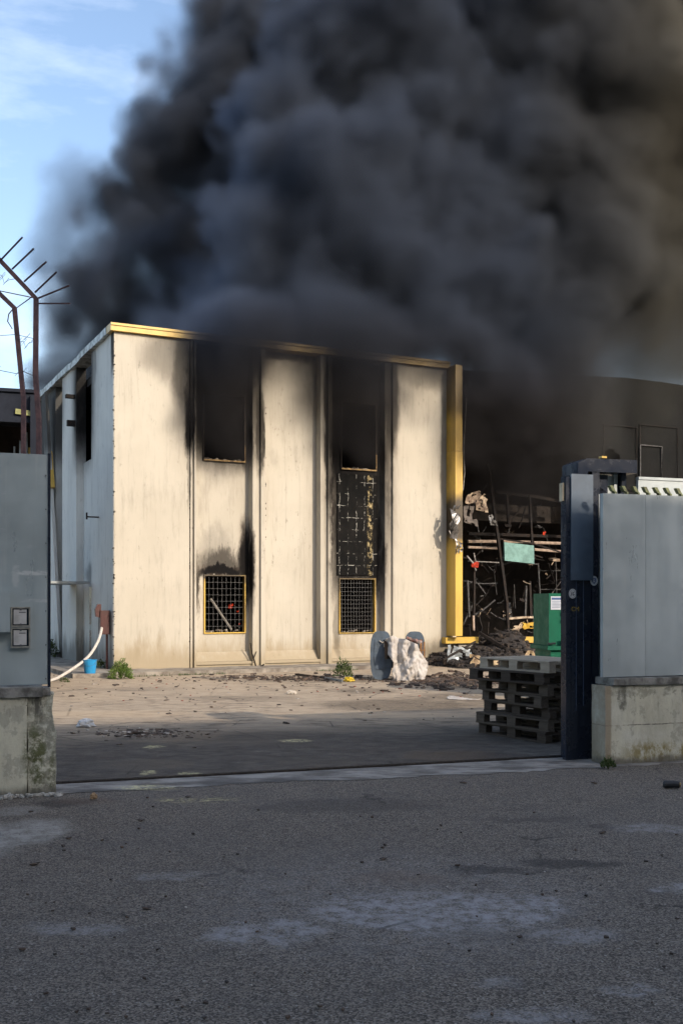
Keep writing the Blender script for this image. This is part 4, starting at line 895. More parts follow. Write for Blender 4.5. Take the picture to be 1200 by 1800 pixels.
# ---------------------------------------------------------------- overturned container with a white sheet
g = gnd(667, 1196); YR = g.y
ct = thing('waste_container', 'blue-grey oval-ended waste container with a scorched interior, half under a white sheet', 'container', (g.x, g.y, 0), R(3))
m_bg = simple('blue_grey_plastic', (.085,.115,.15), .5, 0, .35, 5, .004, c2=(.05,.065,.08))
def P2(px, py, dy=0): p = at(px, py, YR+dy); return (p.x-g.x, p.z)
def oval(x0, x1, y0, y1, dy, th, name, rot=0):
    (a, zt), (b, zb) = P2(x0, y0, dy), P2(x1, y1, dy); cx, cz, rx, rz_ = (a+b)/2, (zt+zb)/2, (b-a)/2, (zt-zb)/2
    poly = []
    for k in range(36):
        an = 2*pi*k/36; c_, s_ = cos(an), sin(an); poly.append((cx+rx*math.copysign(abs(c_)**.55, c_), cz+rz_*math.copysign(abs(s_)**.8, s_)))
    bm = BM(); M = Matrix.Translation((0, dy, 0)) @ Matrix.Rotation(rot, 4, 'Z'); prism(bm, poly, 0, th, M); return obj(name, bm, m_bg, ct, bevel=.012)
e = oval(650.5, 689, 1109, 1195, 0, .05, 'end_plate')
cx, cz = P2(668, 1151)
bm = BM(); prism(bm, [(cx-.012+.13*x, cz+.42*z) for x, z in ((-.75,-.7),(.75,-.7),(.95,0),(.75,.8),(-.75,.8),(-.95,0))], -.012, -.001); obj('moulded_panel', bm, m_bg, e, bevel=.004)
bm = BM(); (x, z) = P2(671, 1128); tube(bm, [(x-.05,-.03,z+.02),(x,-.05,z-.02),(x+.05,-.03,z+.01)], .014, 6); obj('clip', bm, m_ash, e)
oval(712, 749, 1110, 1185, .35, .05, 'end_plate')
bm = BM(); n = 10; (xa, za), (xb, zb2) = P2(676, 1118), P2(735, 1118, .35); r0 = .40
A = []; Bv = []
for k in range(n+1):
    an = pi*.05+pi*.8*k/n; A.append(bm.verts.new((xa-.02, .04+.30*cos(an), .12+.82*sin(an)*.9))); Bv.append(bm.verts.new((xb, .36+.25*cos(an), .12+.80*sin(an)*.9)))
for k in range(n): bm.faces.new((A[k], A[k+1], Bv[k+1], Bv[k]))
bmesh.ops.solidify(bm, geom=bm.faces[:], thickness=.02); obj('tub', bm, m_char2, ct)
bm = BM()
for x, yy in ((720,1122),(728,1125),(735,1128)): (a_, z_) = P2(x, yy, .2); chunk(bm, (a_, .2, z_), .07, x, .5)
obj('melted_plastic', bm, simple('melted_red_plastic', (.20,.06,.04), .6, 0, .5, 9, c2=(.30,.25,.22)), ct)
bm = BM(); (a_, z_) = P2(741, 1124, .22); (b_, zz_) = P2(746, 1165, .22); box(bm, a_-.03, .2, zz_, a_+.02, .24, z_); box(bm, a_+.05, .2, zz_, a_+.08, .24, z_-.05); box(bm, a_-.03, .195, (z_+zz_)/2, a_+.09, .245, (z_+zz_)/2+.03); obj('scorched_frame', bm, simple('scorched_wood', (.30,.15,.06), .8, 0, .5, 8), ct)
# the sheet: an outline grown into a draped, creased cloth with depth
out = [(677,1122),(690,1116),(700,1121),(712,1122),(722,1127),(733,1131),(738,1143),(747,1157),(754,1166),(752,1180),(746,1194),(733,1197),(716,1197),(705,1199),(690,1199),(688,1180),(690,1165),(680,1150),(677,1140),(668,1134),(672,1130)]
def inside(x, y, poly):
    c = False; j = len(poly)-1
    for i in range(len(poly)):
        if (poly[i][1] > y) != (poly[j][1] > y) and x < (poly[j][0]-poly[i][0])*(y-poly[i][1])/(poly[j][1]-poly[i][1]+1e-9)+poly[i][0]: c = not c
        j = i
    return c
def cloth(name, out, Y, depth, m, step=2.0, ox=(0,0), hem=0, seed=1, amp=.05, lean=.5):
    xs = [p[0] for p in out]; ys = [p[1] for p in out]; bm = BM(); vs = {}
    x0, y0 = min(xs), min(ys); nx, ny = int((max(xs)-x0)/step)+1, int((max(ys)-y0)/step)+1; ymax = max(ys)
    for i in range(nx+1):
        for j in range(ny+1):
            px, py = x0+i*step, y0+j*step
            if inside(px, py, out):
                t_ = (ymax-py)/(ymax-y0)
                dx = min(1, max(0, (px-x0)/(max(xs)-x0)))
                d = -depth*(1-t_)**.7*lean-.12*sin(pi*dx)
                d += amp*1.3*mnoise.noise(Vector((px*.075, py*.02, seed)))+amp*.75*mnoise.noise(Vector((px*.12+py*.05, py*.05, seed+4)))+amp*.34*mnoise.noise(Vector((px*.24, py*.15, seed+8)))
                YY = Y+d+depth*.4; p = at(px, py, Y); vs[i, j] = bm.verts.new((p.x, YY, max(.012, p.z)))
    for (i, j) in list(vs):
        if all(k in vs for k in ((i+1,j),(i+1,j+1),(i,j+1))): bm.faces.new((vs[i,j], vs[i+1,j], vs[i+1,j+1], vs[i,j+1]))
    bmesh.ops.delete(bm, geom=[v for v in bm.verts if not v.link_faces], context='VERTS')
    bmesh.ops.smooth_vert(bm, verts=[v for v in bm.verts if v.is_boundary], factor=.5, use_axis_x=True, use_axis_y=True, use_axis_z=True)
    bmesh.ops.solidify(bm, geom=bm.faces[:], thickness=.008)
    return obj(name, bm, m, None, smooth=True)
t = NT('dirty_white_cloth', .85, 0, .2); c = t.mix(t.ramp(t.noise(2.2, 6, .7), .45, .68), (.46,.43,.395), (.32,.285,.25)); c = t.mix(t.ramp(t.noise(4.5, 7, .75, None, (4,2,6)), .60, .70), c, (.10,.08,.065)); t.color(c); m_cloth = t.m
o = cloth('white_sheet', out, YR-.12, .40, m_cloth, 1.3, seed=3, amp=.11)
tag(o, 'crumpled dirty white sheet draped over the blue-grey waste container', 'sheet')
o = cloth('white_rag', [(783,1225),(790,1222),(800,1223),(815,1225),(832,1227),(848,1229),(846,1231.5),(820,1232),(795,1231),(785,1230)], gnd(810,1229).y, .2, m_cloth, .9, seed=9, amp=.03, lean=1.2)
tag(o, 'flat white rag lying in the sun left of the pallets', 'rag')
def crumpled(name, px, py, r, mat, label, cat, sz=.5, seed=1):
    p = gnd(px, py); bm = BM(); bmesh.ops.create_icosphere(bm, subdivisions=3, radius=1)
    for v in bm.verts:
        n = mnoise.noise(v.co*2.1+Vector((seed,0,0)))*.5+mnoise.noise(v.co*5+Vector((seed,4,0)))*.28; v.co *= 1+n; v.co = Vector((v.co.x*r*1.3, v.co.y*r*.9, max(0, v.co.z*sz+sz*.6)*r))
    o = obj(name, bm, mat); o.location = p+Vector((0,0,.008)); return tag(o, label, cat)
crumpled('plastic_bag', 151, 1279, .085, simple('milky_plastic', (.50,.50,.50), .35, 0, .3, 12), 'crumpled white plastic bag on the ground just past the left gate wall', 'bag', .7, 2)
crumpled('yellow_rag', 613, 1199, .075, simple('yellow_plastic', (.60,.42,.03), .5), 'small yellow scrap on the ground left of the waste container', 'scrap', .8, 5)
crumpled('paper_scrap', 512, 1221, .06, simple('cream_paper', (.52,.46,.38), .8), 'small cream paper scrap on the sunlit yard', 'paper', .7, 7)
crumpled('brown_stone', 165, 1406, .022, simple('orange_brown_stone', (.30,.19,.10), .8, 0, .4, 30), 'little orange-brown stone lying at the edge of the concrete strip', 'stone', 1.3, 4)
# black bottle on the road
p = gnd(1180, 1386); bt = thing('black_can', 'crushed black can lying on the asphalt near the right wall', 'can', p+Vector((0,0,.035)), R(-12))
bm = BM(); tube(bm, [(-.075,0,0),(-.06,0,0),(.02,0,.004),(.06,0,0)], [.022,.034,.031,.030], 12); obj('body', bm, m_dk, bt, smooth=False)
bm = BM(); tube(bm, [(.0605,0,0),(.072,0,0)], [.024,.020], 12); obj('lid', bm, simple('brass_lid', (.25,.17,.07), .4, .6), bt)

# ---------------------------------------------------------------- hydrant cabinet, hose, bucket, branch
def wv(u, v, z): return loc(u, v, z)
kA = V(193); hb = thing('hose_cabinet', 'dark red fire-hose cabinet on a post by the factory corner', 'hose cabinet', wv(-.30, 0, ZW), A_)
Yh = wv(-.30, .25, 0).y
def lh(px, py):  # on plane v = .25
    p = pl(px, py, .25); return (p.x+.30, p.y, p.z-ZW)
m_red = simple('dark_red_paint', (.065,.014,.012), .5, 0, .4, 6, .003)
a = lh(176, 1073); b = lh(192.5, 1115)
bm = BM(); box(bm, a[0], .20, b[2], b[0], .42, a[2]); body_ = obj('cabinet', bm, m_red, hb, bevel=.008)
bm = BM(); x = lh(189, 1115)[0]; box(bm, x-.02, .28, 0, x+.025, .33, b[2]-.002); obj('post', bm, m_red, hb)
bm = BM(); c = lh(169, 1062); d = lh(178, 1084); prism(bm, [(c[0], d[2]), (c[0]-.02, c[2]-.12), (c[0]+.03, c[2]), (d[0], c[2]), (d[0], d[2]-.02)], .24, .32); obj('open_flap', bm, m_red, hb, bevel=.006)
bm = BM(); box(bm, a[0]+.015, .192, b[2]+.015, b[0]-.015, .199, a[2]-.015); obj('door', bm, m_red, body_)
m_hose = simple('white_canvas_hose', (.56,.52,.46), .8, 0, .25, 16)
hp_ = [(179,1104,None),(176,1120,0),(168,1137,0),(158,1152,0),(145,1164,0),(128,1176,0),(110,1187,0),(96,1195,0),(75,1200,0)]
P = []
st = wv(*pl(179,1106,.17)); en = gnd(96, 1196, .03); en2 = gnd(60, 1203, .03)
for i, (px, py, _) in enumerate(hp_[:8]):
    f_ = i/7; Y = st.y+(en.y-st.y)*f_; q = at(px, py, Y); q.z = max(.03, q.z); P.append(q)
P.append(en2)
for _ in range(2): P = [P[0]]+[x for a_, b_ in zip(P, P[1:]) for x in (a_.lerp(b_, .25), a_.lerp(b_, .75))]+[P[-1]]
bm = BM(); tube(bm, P, .033, 8); tag(obj('fire_hose', bm, m_hose, smooth=True), 'white canvas fire hose hanging from the red cabinet down to the ground', 'hose')
p = gnd(158.5, 1183.5, ZW); bk = thing('bucket', 'bright blue plastic bucket under the white hose', 'bucket', p)
m_bkt = simple('blue_plastic', (.02,.26,.55), .4, 0, .12, 5)
rb = .115; rt = .145; hh = .28
bm = BM(); n = 24; prof = [(rb, 0), (rt, hh), (rt+.008, hh), (rt+.008, hh+.012), (rt-.008, hh+.012), (rb-.008, .01)]
lathe(bm, prof, n); obj('body', bm, m_bkt, bk, smooth=False)
bm = BM(); tube(bm, [(rt*cos(t_), -.02-abs(sin(t_))*.12, hh-.02-abs(sin(t_))*.10) for t_ in [pi*k/12 for k in range(13)]], .003, 5); obj('handle', bm, m_wire, bk)
def stick(name, pts, r, m, label, cat, seg=5): bm = BM(); [tube(bm, p_, rr, seg) for p_, rr in zip(pts, r)]; return tag(obj(name, bm, m), label, cat)
v_ = -.06
stick('burnt_branch', [[wv(*pl(440,1130,v_)), wv(*pl(443,1148,v_)), wv(*pl(450,1172,v_-.1))], [wv(*pl(451,1145,v_)), wv(*pl(446,1157,v_)), wv(*pl(447,1165,v_-.05))], [wv(*pl(464,1168,v_-.2)), wv(*pl(455,1174,v_-.25)), wv(*pl(444,1175,v_-.2))]], [[.012,.018,.02],[.01,.012,.012],[.02,.025,.015]], m_char, 'charred forked stick leaning at the foot of the second post of the facade', 'stick')

# ---------------------------------------------------------------- plants
def leafmat(name, c, c2):
    t = NT(name, .6, 0, .3); n = t.noise(3, 4, .6); t.color(t.mix(t.ramp(n, .35, .65), c, c2)); t.b.inputs['Subsurface Weight'].default_value = 0; return t.m
m_leaf = leafmat('weed_leaf', (.115,.18,.035), (.06,.11,.02)); m_leaf2 = leafmat('dark_weed_leaf', (.035,.06,.015), (.06,.09,.02)); m_stem = simple('stem', (.08,.09,.03), .8)
def weed(name, p, w, h, n, ls, m, label, cat, seed, up=.4):
    r = random.Random(seed); th = thing(name, label, cat, p)
    bm = BM()
    for k in range(n):
        a_ = r.uniform(0, 6.283); e_ = math.acos(r.uniform(0, 1)); rr = r.uniform(.35, 1)**.6
        c = Vector((w*rr*sin(e_)*cos(a_), w*rr*sin(e_)*sin(a_)*.8, h*rr*cos(e_)*r.uniform(.8,1.1)+.01))
        c += mnoise.noise_vector(c*7+Vector((seed,0,0)))*w*.18
        d = (c.normalized()+Vector((r.uniform(-.8,.8), r.uniform(-.8,.8), up+r.uniform(-.5,.6)))).normalized(); s_ = d.cross(Vector((r.uniform(-1,1), r.uniform(-1,1), .4))).normalized(); l = ls*r.uniform(.6,1.3)
        c.z = max(.005, c.z)
        a1, a2, a3, a4 = c, c+d*l*.5+s_*l*.22, c+d*l, c+d*l*.5-s_*l*.22
        bm.faces.new([bm.verts.new(x) for x in (a1,a2,a3,a4)])
    obj('leaves', bm, m, th)
    bm = BM()
    for k in range(max(5, n//40)):
        a_ = r.uniform(0, 6.283); q = Vector((w*.6*cos(a_), w*.5*sin(a_), h*.8)); tube(bm, [(0,0,0), q*.5+Vector((0,0,.02)), q], [.006,.004,.002], 4)
    obj('stems', bm, m_stem, th); return th
weed('leafy_bush', gnd(213, 1194), .25, .40, 1500, .045, m_leaf, 'bright green leafy bush at the sunlit corner of the factory', 'bush', 1)
weed('weed_clump', gnd(604, 1190, ZW), .20, .36, 500, .05, m_leaf2, 'dark green weeds at the foot of the scorched third bay', 'weeds', 2, 1.0)
weed('weed_clump', wv(-.35, V(106), ZW), .30, .50, 700, .07, m_leaf2, 'shaded weeds by the side wall under the canopy', 'weeds', 3)
weed('weed_clump', wv(-.16, .55, ZW), .14, .20, 260, .045, m_leaf2, 'low dark weeds behind the post of the red hose cabinet', 'weeds', 4)
weed('weed_clump', gnd(1068, 1352), .075, .10, 260, .028, m_leaf2, 'small grass tuft at the corner of the right gate wall', 'weeds', 5, 1.2)
weed('weed_clump', gnd(114, 1200), .10, .10, 200, .03, m_leaf2, 'flat weeds in the pavement crack beside the hose', 'weeds', 6)
# thin line of weeds and dirt along the kerb
bm = BM()
for k in range(900):
    u = rnd.uniform(-.6, U(690)); 
    if mnoise.noise(Vector((u*.9, 7, 0))) < .0: continue
    c = wv(u, -1.18-rnd.uniform(0,.07), .008); d = Vector((rnd.uniform(-.6,.6), rnd.uniform(-.6,.6), 1)).normalized(); l = rnd.uniform(.02,.07); s_ = Vector((d.y,-d.x,0)).normalized()*l*.12
    bm.faces.new([bm.verts.new(x) for x in (c-s_, c+d*l, c+s_)])
tag(obj('grass', bm, m_leaf2), 'thin grass along the pavement edge', kind='stuff')

# ---------------------------------------------------------------- debris
def scatter(name, mats, n, place, size, label, seed, flat=.45):
    r = random.Random(seed); bm = BM()
    for k in range(n):
        p = place(r); s_ = size(r, p); chunk(bm, (p.x, p.y, p.z+s_*flat*.4+.009), s_, seed*1000+k, flat)
    return tag(obj(name, bm, mats), label, kind='stuff')
def near_base(r):
    px = r.uniform(95, 860); py = 1188+abs(r.gauss(0, 1))*26
    if px > 560 and r.random() < .6: py = 1190+abs(r.gauss(0, 1))*32
    return gnd(px, min(py, 1330))
m_deb = simple('burnt_scraps', (.03,.025,.022), .9, 0, .6, 6, c2=(.10,.065,.045)); m_deb2 = simple('pale_scraps', (.42,.38,.33), .8, 0, .5, 9)
scatter('debris', m_deb, 300, near_base, lambda r, p: abs(r.gauss(0,.5))*.026+.005, 'small burnt scraps strewn over the yard', 11)
scatter('debris', m_deb2, 60, near_base, lambda r, p: abs(r.gauss(0,.5))*.02+.007, 'pale ash and paper scraps strewn over the yard', 12)
scatter('debris', simple('rust_red_scraps', (.25,.06,.035), .8), 26, near_base, lambda r, p: .018, 'small reddish scraps strewn over the yard', 13)
def road_pl(r): return gnd(r.uniform(-40, 1240), r.uniform(1400, 1800)**1)
scatter('debris', m_deb, 130, road_pl, lambda r, p: r.uniform(.003,.011), 'dark crumbs lying on the road', 14, .6)
scatter('debris', m_deb2, 60, road_pl, lambda r, p: r.uniform(.002,.006), 'pale grit lying on the road', 15, .6)
def patch_pl(cx, cy_, rx, ry): return lambda r: gnd(cx+r.gauss(0, rx), cy_+r.gauss(0, ry))
scatter('debris', m_deb, 220, patch_pl(250,1291,50,4), lambda r, p: abs(r.gauss(0,.5))*.03+.006, 'heap of burnt flakes just inside the gate', 16, .22)
scatter('debris', m_deb2, 36, patch_pl(235,1289,34,4), lambda r, p: r.uniform(.01,.03), 'pale flakes among the burnt ones inside the gate', 17)
scatter('debris', m_deb, 500, patch_pl(520,1193,90,3), lambda r, p: abs(r.gauss(0,.5))*.04+.008, 'line of burnt scraps along the pavement', 18)
scatter('debris', m_deb, 620, patch_pl(800,1198,50,6), lambda r, p: abs(r.gauss(0,.5))*.06+.012, 'burnt scraps in front of the rubble', 19)
# single charred pieces one can pick out
PCS = [(243,1187,.10),(320,1196,.05),(280,1200,.09),(292,1232,.09),(229,1231,.07),(139,1230,.03),(435,1209,.07),(466,1208,.05),(617,1209,.10),(575,1198,.05),(246,1444,.05),(60,1521,.055),(256,1599,.055),(672,1512,.045),(814,1377,.05),(1042,1378,.06),(1057,1465,.05),(120,1475,.04),(640,1268,.06),(650,1255,.08),(340,1316,.05),(210,1310,.06),(330,1402,.035),(54,1428,.035)]
PL = ['near the leafy bush','left of the burnt stick on the pavement','under the first window','in the open sunlit yard','left of centre in the sunlit yard','close to the left gate wall','below the second bay','under the second bay, smaller','just below the yellow scrap','by the yellow scrap, small','alone on the road at the left','at the left edge of the road','on the lower left road','on the middle of the road','at the edge of the paving strip','on the road near the right wall','on the right part of the road','beside the pale worn patch of road','at the border of the shade','in the sun at the border of the shade','in the shade beside yellow dust','in the shade near the white bag','on the yellow streak by the strip','at the foot of the left gate wall']
for k, ((px, py, s_), wh_) in enumerate(zip(PCS, PL)):
    bm = BM(); s_ *= .8; chunk(bm, (0,0,s_*.12), s_*.5, 400+k, .2); chunk(bm, (s_*.4,.01,s_*.10), s_*.34, 500+k, .24); o = obj('charred_piece', bm, m_deb); o.location = gnd(px, py)+Vector((0,0,.006)); tag(o, 'small charred piece '+wh_, 'burnt scrap', 'charred pieces scattered on the ground')
# flat boards on the pavement
for (x0,y0,x1,y1,r_,m_,lb) in ((520,1188,590,1196,.035,m_w2,'long dark board lying by the pavement left of the yellow scrap'),(560,1192,602,1199,.03,m_greym,'short grey strip lying beside the yellow scrap'),(345,1193,400,1196,.02,m_ash,'pale thin lath lying in front of the first bay'),(700,1186,760,1192,.03,m_w2,'dark board behind the white sheet')):
    bm = BM(); a_, b_ = gnd(x0,y0), gnd(x1,y1); a_.z = b_.z = .03; tube(bm, [a_, b_], r_, 4); tag(obj('board', bm, m_), lb, 'board')
# ---------------------------------------------------------------- rubble heap below the hall windows
heap = BM(); hc = loc(U(870), -.75, 0); NX, NY = 60, 26
hl = U(985)-U(775)+1.2
g_ = [[None]*(NY+1) for _ in range(NX+1)]
for i in range(NX+1):
    for j in range(NY+1):
        x = (i/NX-.5)*hl; y = -2.0+2.2*j/NY; q = loc(U(885)+x, y+.0, 0)
        h_ = max(0, 1-abs(i/NX-.5)*2)**.5*max(0, min(1, (y+1.9)/1.3))*.75*(.75+.8*mnoise.noise(Vector((x*.9, y, 2))))+.09*mnoise.noise(Vector((x*4, y*4, 1)))
        g_[i][j] = heap.verts.new((q.x, q.y, max(-.02, h_)))
for i in range(NX):
    for j in range(NY): heap.faces.new((g_[i][j], g_[i+1][j], g_[i+1][j+1], g_[i][j+1]))
r = random.Random(44)
for k in range(900):
    x = r.uniform(-.5,.5); y = r.uniform(-1.9,.1); i, j = int((x+.5)*NX), int((y+2)/2.2*NY); q = g_[i][j].co; chunk(heap, (q.x, q.y, q.z+.02), r.uniform(.02,.10), 9000+k, .5)
t = NT('burnt_rubble', .9); a_ = t.ramp(t.noise(4, 7, .75), .5, .7); c = t.mix(a_, (.022,.018,.016), (.11,.075,.05)); c = t.mix(t.ramp(t.noise(7, 6, .8, None, (5,5,5)), .64, .70), c, (.40,.33,.24)); t.color(c); t.bump(t.noise(30, 6, .8), .02, .8)
tag(obj('rubble', heap, t.m), 'heap of burnt rubble piled under the windows of the burnt hall', kind='stuff')
BEAM_LAB = ['long charred beam leaning from the rubble heap towards the window sill', 'black plank sloping down to the left end of the rubble heap', 'charred pole rising out of the middle of the rubble heap', 'short charred stick crossing the top of the rubble heap', 'blackened rail lying along the front of the rubble heap', 'thin charred lath poking out on the right of the rubble heap', 'bent dark bar on the crest of the rubble heap', 'greyish pole propped against the low wall behind the pallets', 'brown scorched plank half buried in the rubble heap']
BE = [(842,1112,905,1150,.05,-.3,-1.2,m_char),(778,1160,835,1128,.03,-1.6,-.7,m_char),(862,1118,895,1175,.035,-.3,-1.4,m_char2),(845,1130,880,1112,.025,-.5,-.4,m_char),(800,1180,880,1176,.035,-1.8,-1.5,m_w2),(900,1165,925,1128,.02,-1.3,-.5,m_char2),(868,1104,930,1145,.03,-.35,-.7,m_char),(884,1130,892,1160,.025,-.4,-1.0,m_greym),(905,1160,965,1132,.05,-1.3,-.4,m_bone)]
for (x0,y0,x1,y1,r_,v0_,v1_,m_), lb in zip(BE, BEAM_LAB):
    bm = BM(); tube(bm, [wv(*pl(x0,y0,v0_)), wv(*pl(x1,y1,v1_))], r_, 4); tag(obj('charred_beam', bm, m_), lb, 'beam', 'beams in the rubble heap')
m_foam = simple('torn_foam', (.46,.35,.20), .9, 0, .5, 5, .03, c2=(.20,.14,.09))
for px, py, w, h, s, lb in ((850,1168,.8,.34,31,'torn cream foam slab at the left of the rubble heap'),(930,1165,.7,.4,37,'torn cream foam slab right of the rubble heap'),):
    q = pl(px, py, -1.75); bm = crumple(q.x, q.y, q.z, w, h, s, .10, 10); bm.transform(Mb); tag(obj('foam_slab', bm, m_foam), lb, 'foam slab')
q = pl(808,1158,-1.1); bm = crumple(q.x, q.y, q.z, .7, .55, 51, .06, 10); bm.transform(Mb); tag(obj('grey_sheet', bm, m_greym), 'bent grey sheet leaning at the left end of the rubble heap', 'metal sheet')
for px, py, m_, lb, r_ in ((910,1104,m_torn2,'pale scorched bundle on the hall window sill',.12),(928,1100,m_yel,'yellow scorched bundle on the hall window sill',.11),(905,1110,m_ash,'ashen lump on the hall window sill',.10)):
    q = pl(px, py, .05); bm = crumple(0,0,0,.42,.16,px,.07,8); o = obj('scorched_bundle', bm, m_); o.location = wv(*q); o.rotation_euler = (R(20),0,A_); tag(o, lb, 'bundle')
# ---------------------------------------------------------------- smoke
def grow_smoke():
    F = 1860.0
    def blob(px, py, Y, rpx, sq=1.0):
        return (((px-600)/F*Y, Y, 1.6+(1060-py)/F*Y), rpx/F*Y, sq)
    blobs = []; veil = []
    # rear plume behind the low wing
    for b in [(115,660,34,52),(120,570,34,58),(135,500,34,50),(165,625,34,70),(160,540,34,62),(215,590,34,80),(235,490,34,84),(300,500,34,90),(330,580,34,100),(400,540,34,110),
              (225,370,36,58),(290,370,36,78),(270,250,36,55),(320,270,36,100),(360,150,36,80),(430,220,36,130),(440,380,36,120),(420,70,37,92),
              (560,120,36,150),(600,300,35,150)]:
        blobs.append(blob(*b))
    # front plume out of the roof
    for b in [(270,600,27.2,34),(320,590,27.2,50),(380,575,27.5,66),(430,530,27.5,70),(460,470,27.5,76),(490,390,28,84),(480,280,28.5,72),(500,190,29,80),
              (600,300,28,115),(600,430,27.5,120),(560,540,27.0,100),(590,90,31,110),(700,40,31,130),(700,550,28.0,120),(740,420,30,150),(760,200,31,120),
              (900,60,32,160),(900,300,32,160),(860,520,30,125),(1060,130,32,170),(1030,350,32,140),(1200,190,33,150),(1180,330,33,90),(1040,500,31,120),(1130,400,32,110),(1120,500,32,80),(1250,20,33,150),
              (820,590,28.6,90),(930,600,29.5,66),(1030,600,31,62)]:
        blobs.append(blob(*b))
    # thinner smoke: curling out of the burnt bays, over the eaves and drifting off to the right
    for b in [(395,590,24.35,66),(398,640,24.5,66),(395,690,24.6,58),(395,735,24.7,48),(395,780,24.8,34),(350,600,24.4,42),(480,565,25.0,46),(560,570,25.5,46),(625,600,25.7,64),(630,640,25.9,70),(632,720,26.1,58),(632,790,26.2,36),(700,590,26.5,44),(790,620,27.3,56),
              (860,660,27.4,72),(920,720,27.8,70),(1000,660,28.5,66),(850,760,27.5,50),(930,800,28.2,40)]:
        veil.append(blob(*b))
    thin = [blob(*b) for b in [(1060,610,31,90),(1130,560,33,110),(1200,590,33,100),(1150,620,32,80),(1080,580,31.5,110),(1220,540,33,120),(1190,500,32,110),(1180,610,32,90),(1240,620,32.5,80),(1200,645,33.5,80),(1120,645,32.5,70),(1250,560,34,130),(1130,620,33.5,100),(1120,250,33,150),(1260,350,33,150),(1060,450,32,140),(1000,620,28.6,90),(1180,420,32,130),(1250,480,33,150),(1100,500,32,120),(1260,620,33,80),(1000,760,28.6,100),(900,820,28.4,80),(1120,700,31,60),
              (110,440,34,70),(100,560,34,60),(310,400,35,70),(140,330,36,60),(560,560,24.7,60),(500,620,24.7,44),(730,620,26.2,60)]]
    lo, hi = (-11.0, 23.2, 3.8), (18.0, 40.0, 24.5)
    vox = SMOKE_VOX
    ng = bpy.data.node_groups.new('smoke_field', 'GeometryNodeTree')
    ng.interface.new_socket('Geometry', in_out='OUTPUT', socket_type='NodeSocketGeometry')
    N, L = ng.nodes, ng.links
    def math(op, a, b=None, c=None, clamp=False):
        n = N.new('ShaderNodeMath'); n.operation = op; n.use_clamp = clamp
        for k, v in enumerate((a, b, c)):
            if v is None: continue
            if isinstance(v, (int, float)): n.inputs[k].default_value = v
            else: L.new(v, n.inputs[k])
        return n.outputs[0]
    pos = N.new('GeometryNodeInputPosition').outputs[0]
    # warp
    w = N.new('ShaderNodeTexNoise'); w.inputs['Scale'].default_value = .28; w.inputs['Detail'].default_value = 3
    L.new(pos, w.inputs['Vector'])
    sub = N.new('ShaderNodeVectorMath'); sub.operation = 'SUBTRACT'; L.new(w.outputs['Color'], sub.inputs[0]); sub.inputs[1].default_value = (.5,.5,.5)
    sc = N.new('ShaderNodeVectorMath'); sc.operation = 'SCALE'; L.new(sub.outputs[0], sc.inputs[0]); sc.inputs['Scale'].default_value = 2.0
    ad = N.new('ShaderNodeVectorMath'); ad.operation = 'ADD'; L.new(pos, ad.inputs[0]); L.new(sc.outputs[0], ad.inputs[1])
    wp = ad.outputs[0]
    def union(lst, k):
        cur = None
        for c, r, sq in lst:
            d = N.new('ShaderNodeVectorMath'); d.operation = 'DISTANCE'; L.new(wp, d.inputs[0]); d.inputs[1].default_value = c
            f = math('SUBTRACT', r, d.outputs['Value'])
            cur = f if cur is None else math('SMOOTH_MAX', cur, f, k)
        return cur
    cur = union(blobs, .5); cur2 = union(veil, .8)
    nz = N.new('ShaderNodeTexNoise'); nz.inputs['Scale'].default_value = .45; nz.inputs['Detail'].default_value = 6; nz.inputs['Roughness'].default_value = .6
    L.new(wp, nz.inputs['Vector'])
    vo = N.new('ShaderNodeTexVoronoi'); vo.feature = 'SMOOTH_F1'; vo.inputs['Scale'].default_value = .55; vo.inputs['Smoothness'].default_value = .5
    L.new(wp, vo.inputs['Vector'])
    vo2 = N.new('ShaderNodeTexVoronoi'); vo2.feature = 'SMOOTH_F1'; vo2.inputs['Scale'].default_value = 1.35; vo2.inputs['Smoothness'].default_value = .5
    L.new(wp, vo2.inputs['Vector'])
    nn = math('SUBTRACT', nz.outputs[0], .5)
    f = math('ADD', math('ADD', cur, .5), math('MULTIPLY', nn, 2.2))
    f = math('ADD', f, math('MULTIPLY', math('SUBTRACT', .5, vo.outputs['Distance']), 1.3))
    f = math('ADD', f, math('MULTIPLY', math('SUBTRACT', .45, vo2.outputs['Distance']), .6))
    dens = math('MULTIPLY', math('POWER', math('MULTIPLY', f, 1/1.3, clamp=True), 1.3), math('ADD', .35, nz.outputs[0]))
    g = math('ADD', math('ADD', cur2, .35), math('MULTIPLY', nn, 2.4))
    dens = math('ADD', dens, math('MULTIPLY', math('MULTIPLY', g, 1/1.3, clamp=True), .85))
    h = math('ADD', math('ADD', union(thin, .8), .4), math('MULTIPLY', nn, 2.6))
    dens = math('ADD', dens, math('MULTIPLY', math('MULTIPLY', h, 1/1.6, clamp=True), .26))
    vc = N.new('GeometryNodeVolumeCube')
    L.new(dens, vc.inputs['Density'])
    vc.inputs['Min'].default_value = lo; vc.inputs['Max'].default_value = hi
    for k in range(3): vc.inputs['Resolution '+'XYZ'[k]].default_value = int((hi[k]-lo[k])/vox)
    sm = N.new('GeometryNodeSetMaterial'); sm.inputs['Material'].default_value = smoke_material()
    L.new(vc.outputs[0], sm.inputs[0])
    out = N.new('NodeGroupOutput'); L.new(sm.outputs[0], out.inputs[0])
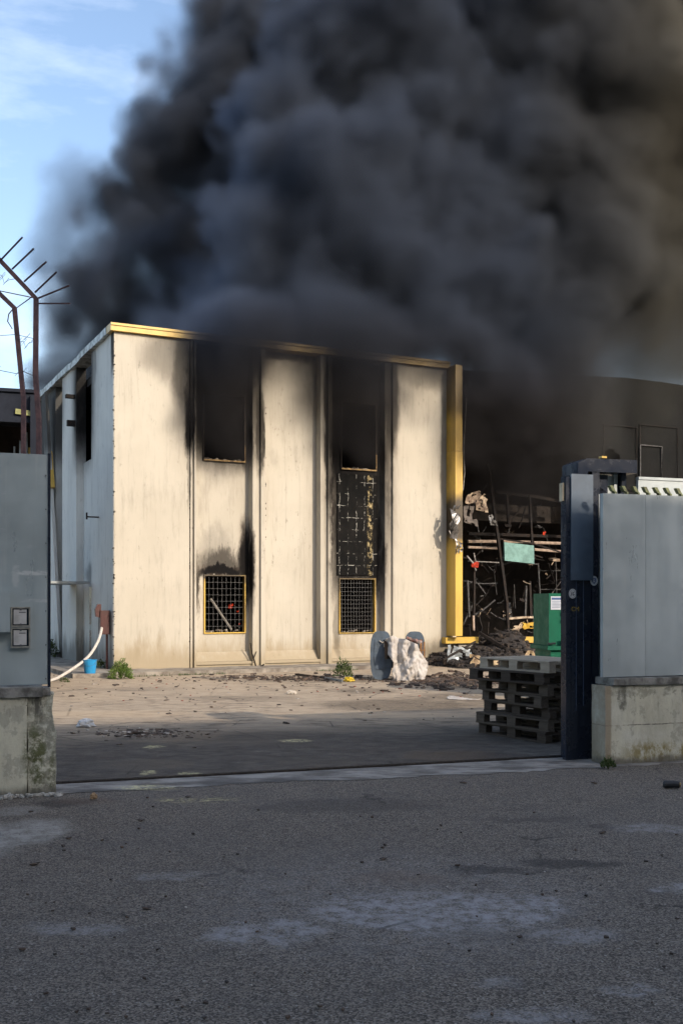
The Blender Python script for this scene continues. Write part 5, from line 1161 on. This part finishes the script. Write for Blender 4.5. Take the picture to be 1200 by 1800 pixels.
    me = bpy.data.meshes.new('smoke'); o = bpy.data.objects.new('smoke', me); bpy.context.scene.collection.objects.link(o)
    o.data.materials.append(sm.inputs['Material'].default_value)
    md = o.modifiers.new('smoke', 'NODES'); md.node_group = ng
    o['kind'] = 'stuff'; o['label'] = 'thick dark grey and brown smoke pouring from the roof and windows of the burning building'; o['category'] = 'smoke'
    return o
def smoke_material():
    m = bpy.data.materials.new('smoke'); m.use_nodes = True
    nt = m.node_tree; nt.nodes.clear()
    v = nt.nodes.new('ShaderNodeVolumePrincipled'); out = nt.nodes.new('ShaderNodeOutputMaterial')
    # light painted in: paler front plume, sky-lit left, sunlit right; browner low down
    g = nt.nodes.new('ShaderNodeNewGeometry'); sp_ = nt.nodes.new('ShaderNodeSeparateXYZ'); nt.links.new(g.outputs['Position'], sp_.inputs[0])
    def rng(s_, a, b):
        n = nt.nodes.new('ShaderNodeMapRange'); nt.links.new(sp_.outputs[s_], n.inputs[0]); n.inputs[1].default_value = a; n.inputs[2].default_value = b; return n.outputs[0]
    def mixc(f, a, b):
        n = nt.nodes.new('ShaderNodeMix'); n.data_type = 'RGBA'; nt.links.new(f, n.inputs['Factor'])
        for s_, k in ((a, 'A'), (b, 'B')):
            if isinstance(s_, tuple): n.inputs[k].default_value = s_
            else: nt.links.new(s_, n.inputs[k])
        return n.outputs['Result']
    c = mixc(rng(1, 30.0, 33.0), (.155,.185,.25,1), (.13,.145,.175,1))
    c2 = mixc(rng(1, 30.0, 33.0), (.27,.35,.52,1), (.17,.19,.235,1))
    c = mixc(rng(0, -1.6, -4.2), c, c2)  # bluer and paler leftwards, imitating sky light scattered in the plume edge
    c = mixc(rng(2, 9.0, 6.5), c, (.13,.12,.12,1))
    c = mixc(rng(0, 5.0, 9.5), c, (.26,.245,.205,1))  # pale warm glow of sunlit haze painted in towards the right
    nt.links.new(c, v.inputs['Color'])
    v.inputs['Density'].default_value = 3.2
    v.inputs['Anisotropy'].default_value = .35
    nt.links.new(v.outputs[0], out.inputs['Volume'])
    return m
grow_smoke()
